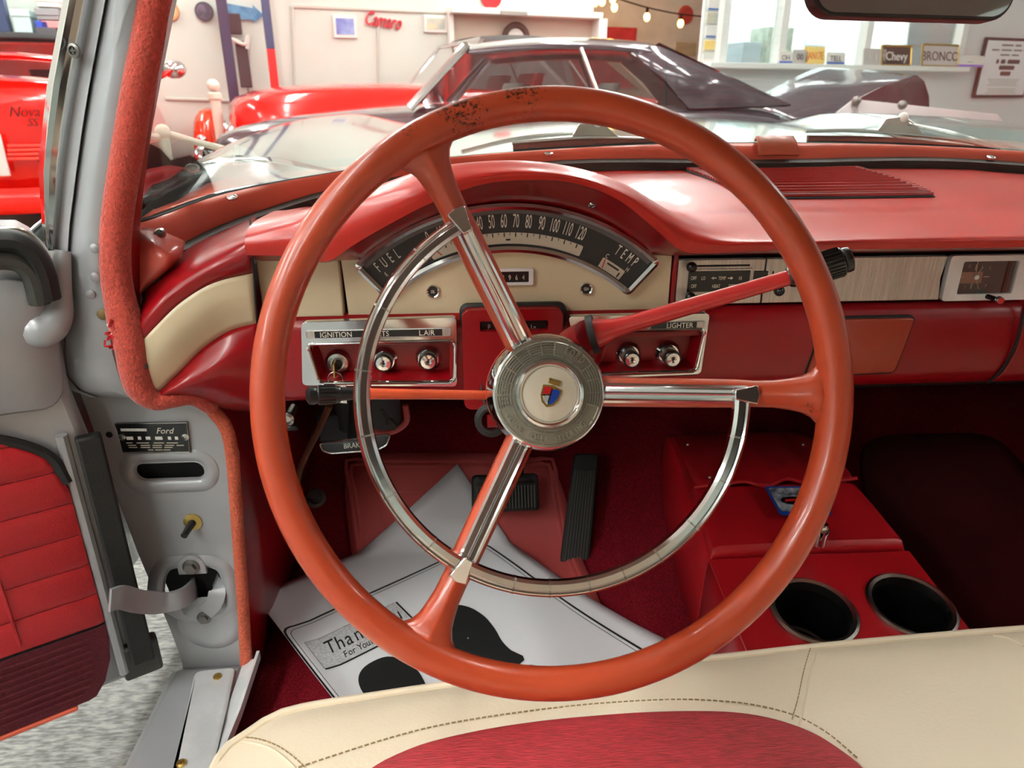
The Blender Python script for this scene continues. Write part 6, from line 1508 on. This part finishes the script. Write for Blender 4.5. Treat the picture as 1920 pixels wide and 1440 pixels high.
# hanging air hose reel / control pendant
c = onwall(447, 92, NB-.05); f_ = Fr(c, GE, GUP, -GN); pn = thing('hanging_reel', 'black hanging tool board with white cord on the wall right of the dark post', 'tool', c)
MB().box((-.03, .22, .02), (.17, .18, .05), f_).build('reel_head', mat('dark_brown_plastic', (58, 44, 48), .6), pn, bevel=.01)
MB().box((.03, -.14, .02), (.11, .42, .04), f_).build('reel_body', mat('dark_plum_plastic', (66, 52, 58), .6), pn, bevel=.008)
MB().tube(cr([f_.p(-.10, .18, .04), f_.p(-.12, .04, .05), f_.p(-.05, .08, .06), f_.p(.06, .04, .06), f_.p(.10, .12, .05), f_.p(.08, .0, .05)], 5), .018, 8).build('white_cord', K['white'], pn)
MB().tube([f_.p(.04, -.34, .02), f_.p(.045, -.75, .02)], .006, 6).build('dropped_cable', K['steel'], pn)
# shelves and boxes at the far left
for i, (x0, y0, x1, y1, m, lab, nm) in enumerate(((18, 18, 62, 62, 'boxmint', 'pale mint storage box, upper one of the far left stack', 'storage_box'), (24, 64, 70, 110, 'boxmint', 'pale mint storage box, lower one of the far left stack', 'storage_box'), (64, -10, 112, 14, 'boxwhite', 'white box on top of the grey one at the far left', 'storage_box'), (65, 16, 112, 38, 'boxgrey', 'grey storage box beside the mint boxes at the far left', 'storage_box'), (66, 40, 90, 50, 'boxblue', 'flat blue box under the grey box at the far left', 'storage_box'), (78, 40, 118, 50, 'boxpink', 'flat pink box under the grey box beside the pillar', 'storage_box'), (66, 52, 116, 110, 'boxdark', 'dark grey cabinet behind the red car at the far left', 'cabinet'))):
    if m not in K: K[m] = mat(m, {'boxmint': (196, 226, 222), 'boxwhite': (238, 238, 232), 'boxgrey': (150, 150, 152), 'boxblue': (52, 70, 170), 'boxpink': (232, 150, 150), 'boxdark': (80, 80, 84)}[m], .6)
    n = 7.86; a0, z1 = wa(x0, y0, n); a1, z0 = wa(x1, y1, n); t = thing(nm, lab, 'box' if nm == 'storage_box' else 'cabinet', GE*((a0+a1)/2)+GN*n+GUP*z0)
    MB().prism([(a0, z0), (a1, z0), (a1, z1), (a0, z1)], WF(n), -.3, 0).build('case', K[m], t, bevel=.006)
    MB().prism([(a0-.005, z1-.05), (a1+.005, z1-.05), (a1+.005, z1+.005), (a0-.005, z1+.005)], WF(n), -.3, .008).build('lid', K[m], t, bevel=.006)
# ------------------------------------------------------------------ rope barrier
K['rope'] = mat('white_rope', (206, 196, 180), .8, bump=.5, bscale=90); K['stan'] = mat('cream_stanchion', (232, 226, 210), .5)
def stanchion(px, py_top, d, lab, group='white barrier posts'):
    p = CAM+ray(px, py_top)*d; t = thing('barrier_post', lab, 'post', (p.x, p.y, GZ), group); h = p.z-GZ
    f_ = Fr((p.x, p.y, GZ), (1, 0, 0), (0, 1, 0))
    MB().lathe([(.17, 0), (.17, .02), (.06, .05), (.04, .06), (.04, h-.16), (.055, h-.15), (.055, h-.11), (.035, h-.10)], f_, 20).build('post_shaft', K['stan'], t)
    MB().ball((p.x, p.y, GZ+h-.05), .05, 16).build('post_ball', K['stan'], t)
    return V((p.x, p.y, GZ+h-.13))
s1p = stanchion(398, 148, 5.8, 'white barrier post with ball finial before the white wall')
s2p = stanchion(988, 196, 3.45, 'white barrier post seen through the wheel beside the left wiper')
s3p = CAM+ray(305, 248)*2.7
t3 = thing('barrier_post', 'pale barrier post half hidden behind the windshield pillar', 'post', (s3p.x, s3p.y, GZ), 'white barrier posts')
MB().lathe([(.17, 0), (.17, .02), (.03, .05), (.02, .06), (.02, s3p.z-GZ)], Fr((s3p.x, s3p.y, GZ), (1, 0, 0), (0, 1, 0)), 18).build('post_shaft', K['rope'], t3)
MB().ball(s3p, .03, 12).build('post_ball', K['rope'], t3)
def rope(a, b_, sag, lab):
    P = [a.lerp(b_, k/14)-V((0, 0, sag*4*(k/14)*(1-k/14))) for k in range(15)]
    MB().tube(P, .013, 8).build('barrier_rope', K['rope'], None, label=lab, cat='rope', group='barrier ropes')
rope(s3p, s2p, .14, 'white barrier rope hanging across the front of the grey coupe')
rope(s2p, CAM+ray(1350, 270)*3.3, .10, 'white barrier rope right of the post behind the wheel rim')
rope(CAM+ray(255, 232)*2.6, s3p, .03, 'white barrier rope end beside the windshield pillar')
# ------------------------------------------------------------------ window sill plates, post of plates, notice
def lplate(px0, py0, px1, py1, m, txt, tm, lab, lean=.0, band=None, frame=None):
    n = NW-.13; a0, z1 = wa(px0, py0, n); a1, z0 = wa(px1, py1, n); zs_ = zs+GZ+.026
    h = z1-z0; f_ = Fr(GE*((a0+a1)/2)+GN*n+GUP*zs_, GE, GUP-GN*-.15, None); f_ = Fr(f_.o, GE, GUP+GN*.18)
    if f_.z.dot(GN) > 0: f_.z = -f_.z
    w_ = a1-a0; t = thing('license_plate', lab, 'license plate', f_.o, 'license plates on the window sill')
    MB().prism(rrect(-w_/2, 0, w_/2, h, .02), f_, 0, .012).build('plate', m, t, bevel=.003)
    MB().text(txt, f_.at(0, h*.48, .0125), h*.62, min(1.0, w_*.88/(len(txt)*h*.62*.60)), .006).build('plate_lettering', tm, t)
    if band: MB().box((0, h*.10, .008), (w_*.94, h*.18, .012), f_).build('plate_band', band, t)
    if frame: MB().sweep([f_.p(a, b_, .008) for a, b_ in rrect(-w_/2, 0, w_/2, h, .02)], ring2(6, .012), closed=True).build('plate_frame', frame, t)
K['pyel'] = mat('yellow_plate', (248, 216, 130), .5); K['pgrey'] = mat('silver_plate', (206, 204, 200), .4, metal=.3); K['pblk'] = mat('black_plate', (70, 66, 62), .4)
K['pred'] = mat('orange_red_letter', (206, 110, 60), .5); K['pdk'] = mat('dark_letter', (70, 64, 58), .5); K['pbl'] = mat('blue_band', (60, 112, 186), .5)
lplate(1462, 96, 1484, 119, K['white'], 'OH', K['pdk'], 'white license plate with blue band beside the second mullion', band=K['pbl'])
lplate(1488, 90, 1512, 118, K['pgrey'], '00', K['pblk'], 'small grey license plate left of the yellow one')
lplate(1511, 87, 1545, 121, K['pyel'], 'JAN17E', K['pred'], 'yellow license plate on the window sill')
lplate(1551, 96, 1583, 120, K['white'], 'TELL', K['pdk'], 'white license plate with blue foot right of the yellow one', band=K['pbl'])
lplate(1622, 88, 1660, 121, K['pgrey'], 'OZEM', K['pgrey'], 'faded silver license plate left of the black one')
lplate(1658, 83, 1706, 122, K['pblk'], 'Chevy', K['white'], 'black license plate with white script on the window sill', frame=K['brass'])
lplate(1735, 81, 1793, 124, K['pgrey'], 'BRONCO', K['pdk'], 'silver license plate reading BRONCO on the window sill', frame=K['brass'])
lplate(1793, 103, 1843, 126, K['white'], '~~', mat('green_print', (70, 170, 110), .5), 'small white card with green print and purple foot', band=mat('purple_band', (150, 110, 220), .5))
# things inside the office
for x0, y0, x1, y1, m, lab, cat in ((1408, 54, 1446, 118, mat('office_machine', (196, 204, 190), .6, rgb2=(160, 168, 156), vscale=12), 'pale office machine behind the first window pane', 'machine'), (1362, 82, 1390, 118, mat('grey_case', (176, 188, 196), .6), 'grey office case at the left of the first window pane', 'case'), (1512, 62, 1552, 86, mat('pale_blue_sheet', (200, 214, 230), .6), 'pale blue sheet pinned on the inner office wall', 'sheet'), (1740, 40, 1800, 88, mat('pink_white_notice', (246, 232, 226), .6), 'white notice with faint pink print inside the office', 'notice')):
    n = NW+.9; a0, z1 = wa(x0, y0, n); a1, z0 = wa(x1, y1+6, n)
    nm = {'machine': 'office_machine', 'case': 'office_case', 'sheet': 'pinned_sheet', 'notice': 'pinned_notice'}[cat]
    dpt = .3 if cat in ('machine', 'case') else .01
    if cat in ('sheet', 'notice'): n = NW+1.59; a0, z1 = wa(x0, y0, n); a1, z0 = wa(x1, y1, n)
    MB().prism([(a0, z0), (a1, z0), (a1, z1), (a0, z1)], WF(n), -dpt*0, dpt).build(nm, m, None, bevel=.004, label=lab, cat=cat)
# plates running up the office corner
K['strip'] = mat('cream_strip', (236, 232, 214), .5)
cs_ = thing('plate_strip', 'vertical strip of small license plates on the office corner post', 'sign strip', onwall(1322, 118, NW-.03))
a0, z0 = wa(1316, 128, NW-.03); a1, z1 = wa(1336, -120, NW-.03)
MB().prism([(a0-.05, GZ), (a0+.12, GZ), (a0+.12, GZ+CH), (a0-.05, GZ+CH)], WF(NW-.02), 0, .03).build('corner_post', K['trimw'], cs_, bevel=.004)
for k in range(7):
    zc = wa(1325, 112-26*k, NW-.05)[1]; m = (K['white'], K['pyel'], K['white'], K['ppale'])[k % 4]
    pt = MB().box((a0+.045, zc, .035), (.12, .095, .012), WF(NW-.02)).build('small_plate', m, cs_, bevel=.004)
    MB().box((a0+.045, zc-.038, .042), (.11, .014, .003), WF(NW-.02)).build('plate_band', K['pbl'] if k % 2 == 0 else K['pgrey'], pt, smooth=False)
nt_, f_, r_ = flat('framed_notice', 1846, 70, 1915, 183, NW-.02, mat('notice_paper', (236, 238, 240), .6), 'black framed notice on the office wall at the right edge', 'notice', .03, mat('black_brown_frame', (58, 50, 44), .5))
for yy, hh, segs in ((.88, .018, (.22, .12)), (.80, .016, (.14, .20, .16, .10)), (.72, .016, (.18, .14)), (.61, .045, (.05, .09, .24)), (.51, .045, (.30,)), (.41, .045, (.20,))):
    wl = r_[2]-r_[0]; tot = sum(segs)+.04*(len(segs)-1); x_ = (r_[0]+r_[2])/2-wl*tot/2
    for sg in segs:
        MB().prism(rrect(0, -hh/2, wl*sg, hh/2, hh*.3, 3), f_.at(x_, lerp(r_[1], r_[3], yy), .034), 0, .002).build('notice_line', K['pdk'] if hh > .03 else K['steel'], nt_, smooth=False); x_ += wl*(sg+.04)
for k in range(7):
    MB().box(((r_[0]+r_[2])/2, lerp(r_[1], r_[3], .31-.033*k-(.03 if k > 3 else 0)), .035), ((r_[2]-r_[0])*(.62-.05*(k % 3)), .010, .002), f_).build('notice_line', K['rail'], nt_, smooth=False)
# string lights in the alcove
for i, (px, py) in enumerate(((1116, 4), (1129, 3), (1149, -2), (1152, 14), (1213, 32), (1276, 44))):
    c = onwall(px, py, NR-.6); t = thing('string_bulb', ('leftmost glowing bulb of the string lights', 'glowing string bulb second from the left', 'string bulb cut by the top edge of the view', 'string bulb just below the topmost one', 'glowing string bulb above the red poster', 'rightmost glowing bulb, below the round orange-red sign')[i], 'light bulb', c, 'string light bulbs')
    MB().ball(c, .045, 12, WORLD, 1.25).build('bulb', K['lampb'], t)
    MB().tube([c+V((0, 0, .05)), c+V((0, 0, .12))], .022, 8).build('socket', K['blackm'], t)
pts = [onwall(px, py, NR-.6)+V((0, 0, .12)) for px, py in ((1040, -30), (1116, 4), (1152, 14), (1213, 32), (1276, 44), (1340, 50))]
MB().tube(cr(pts, 5), .010, 6).build('string_light_cable', K['blackm'], None, label='dark cable of the string lights in the alcove', cat='cable')
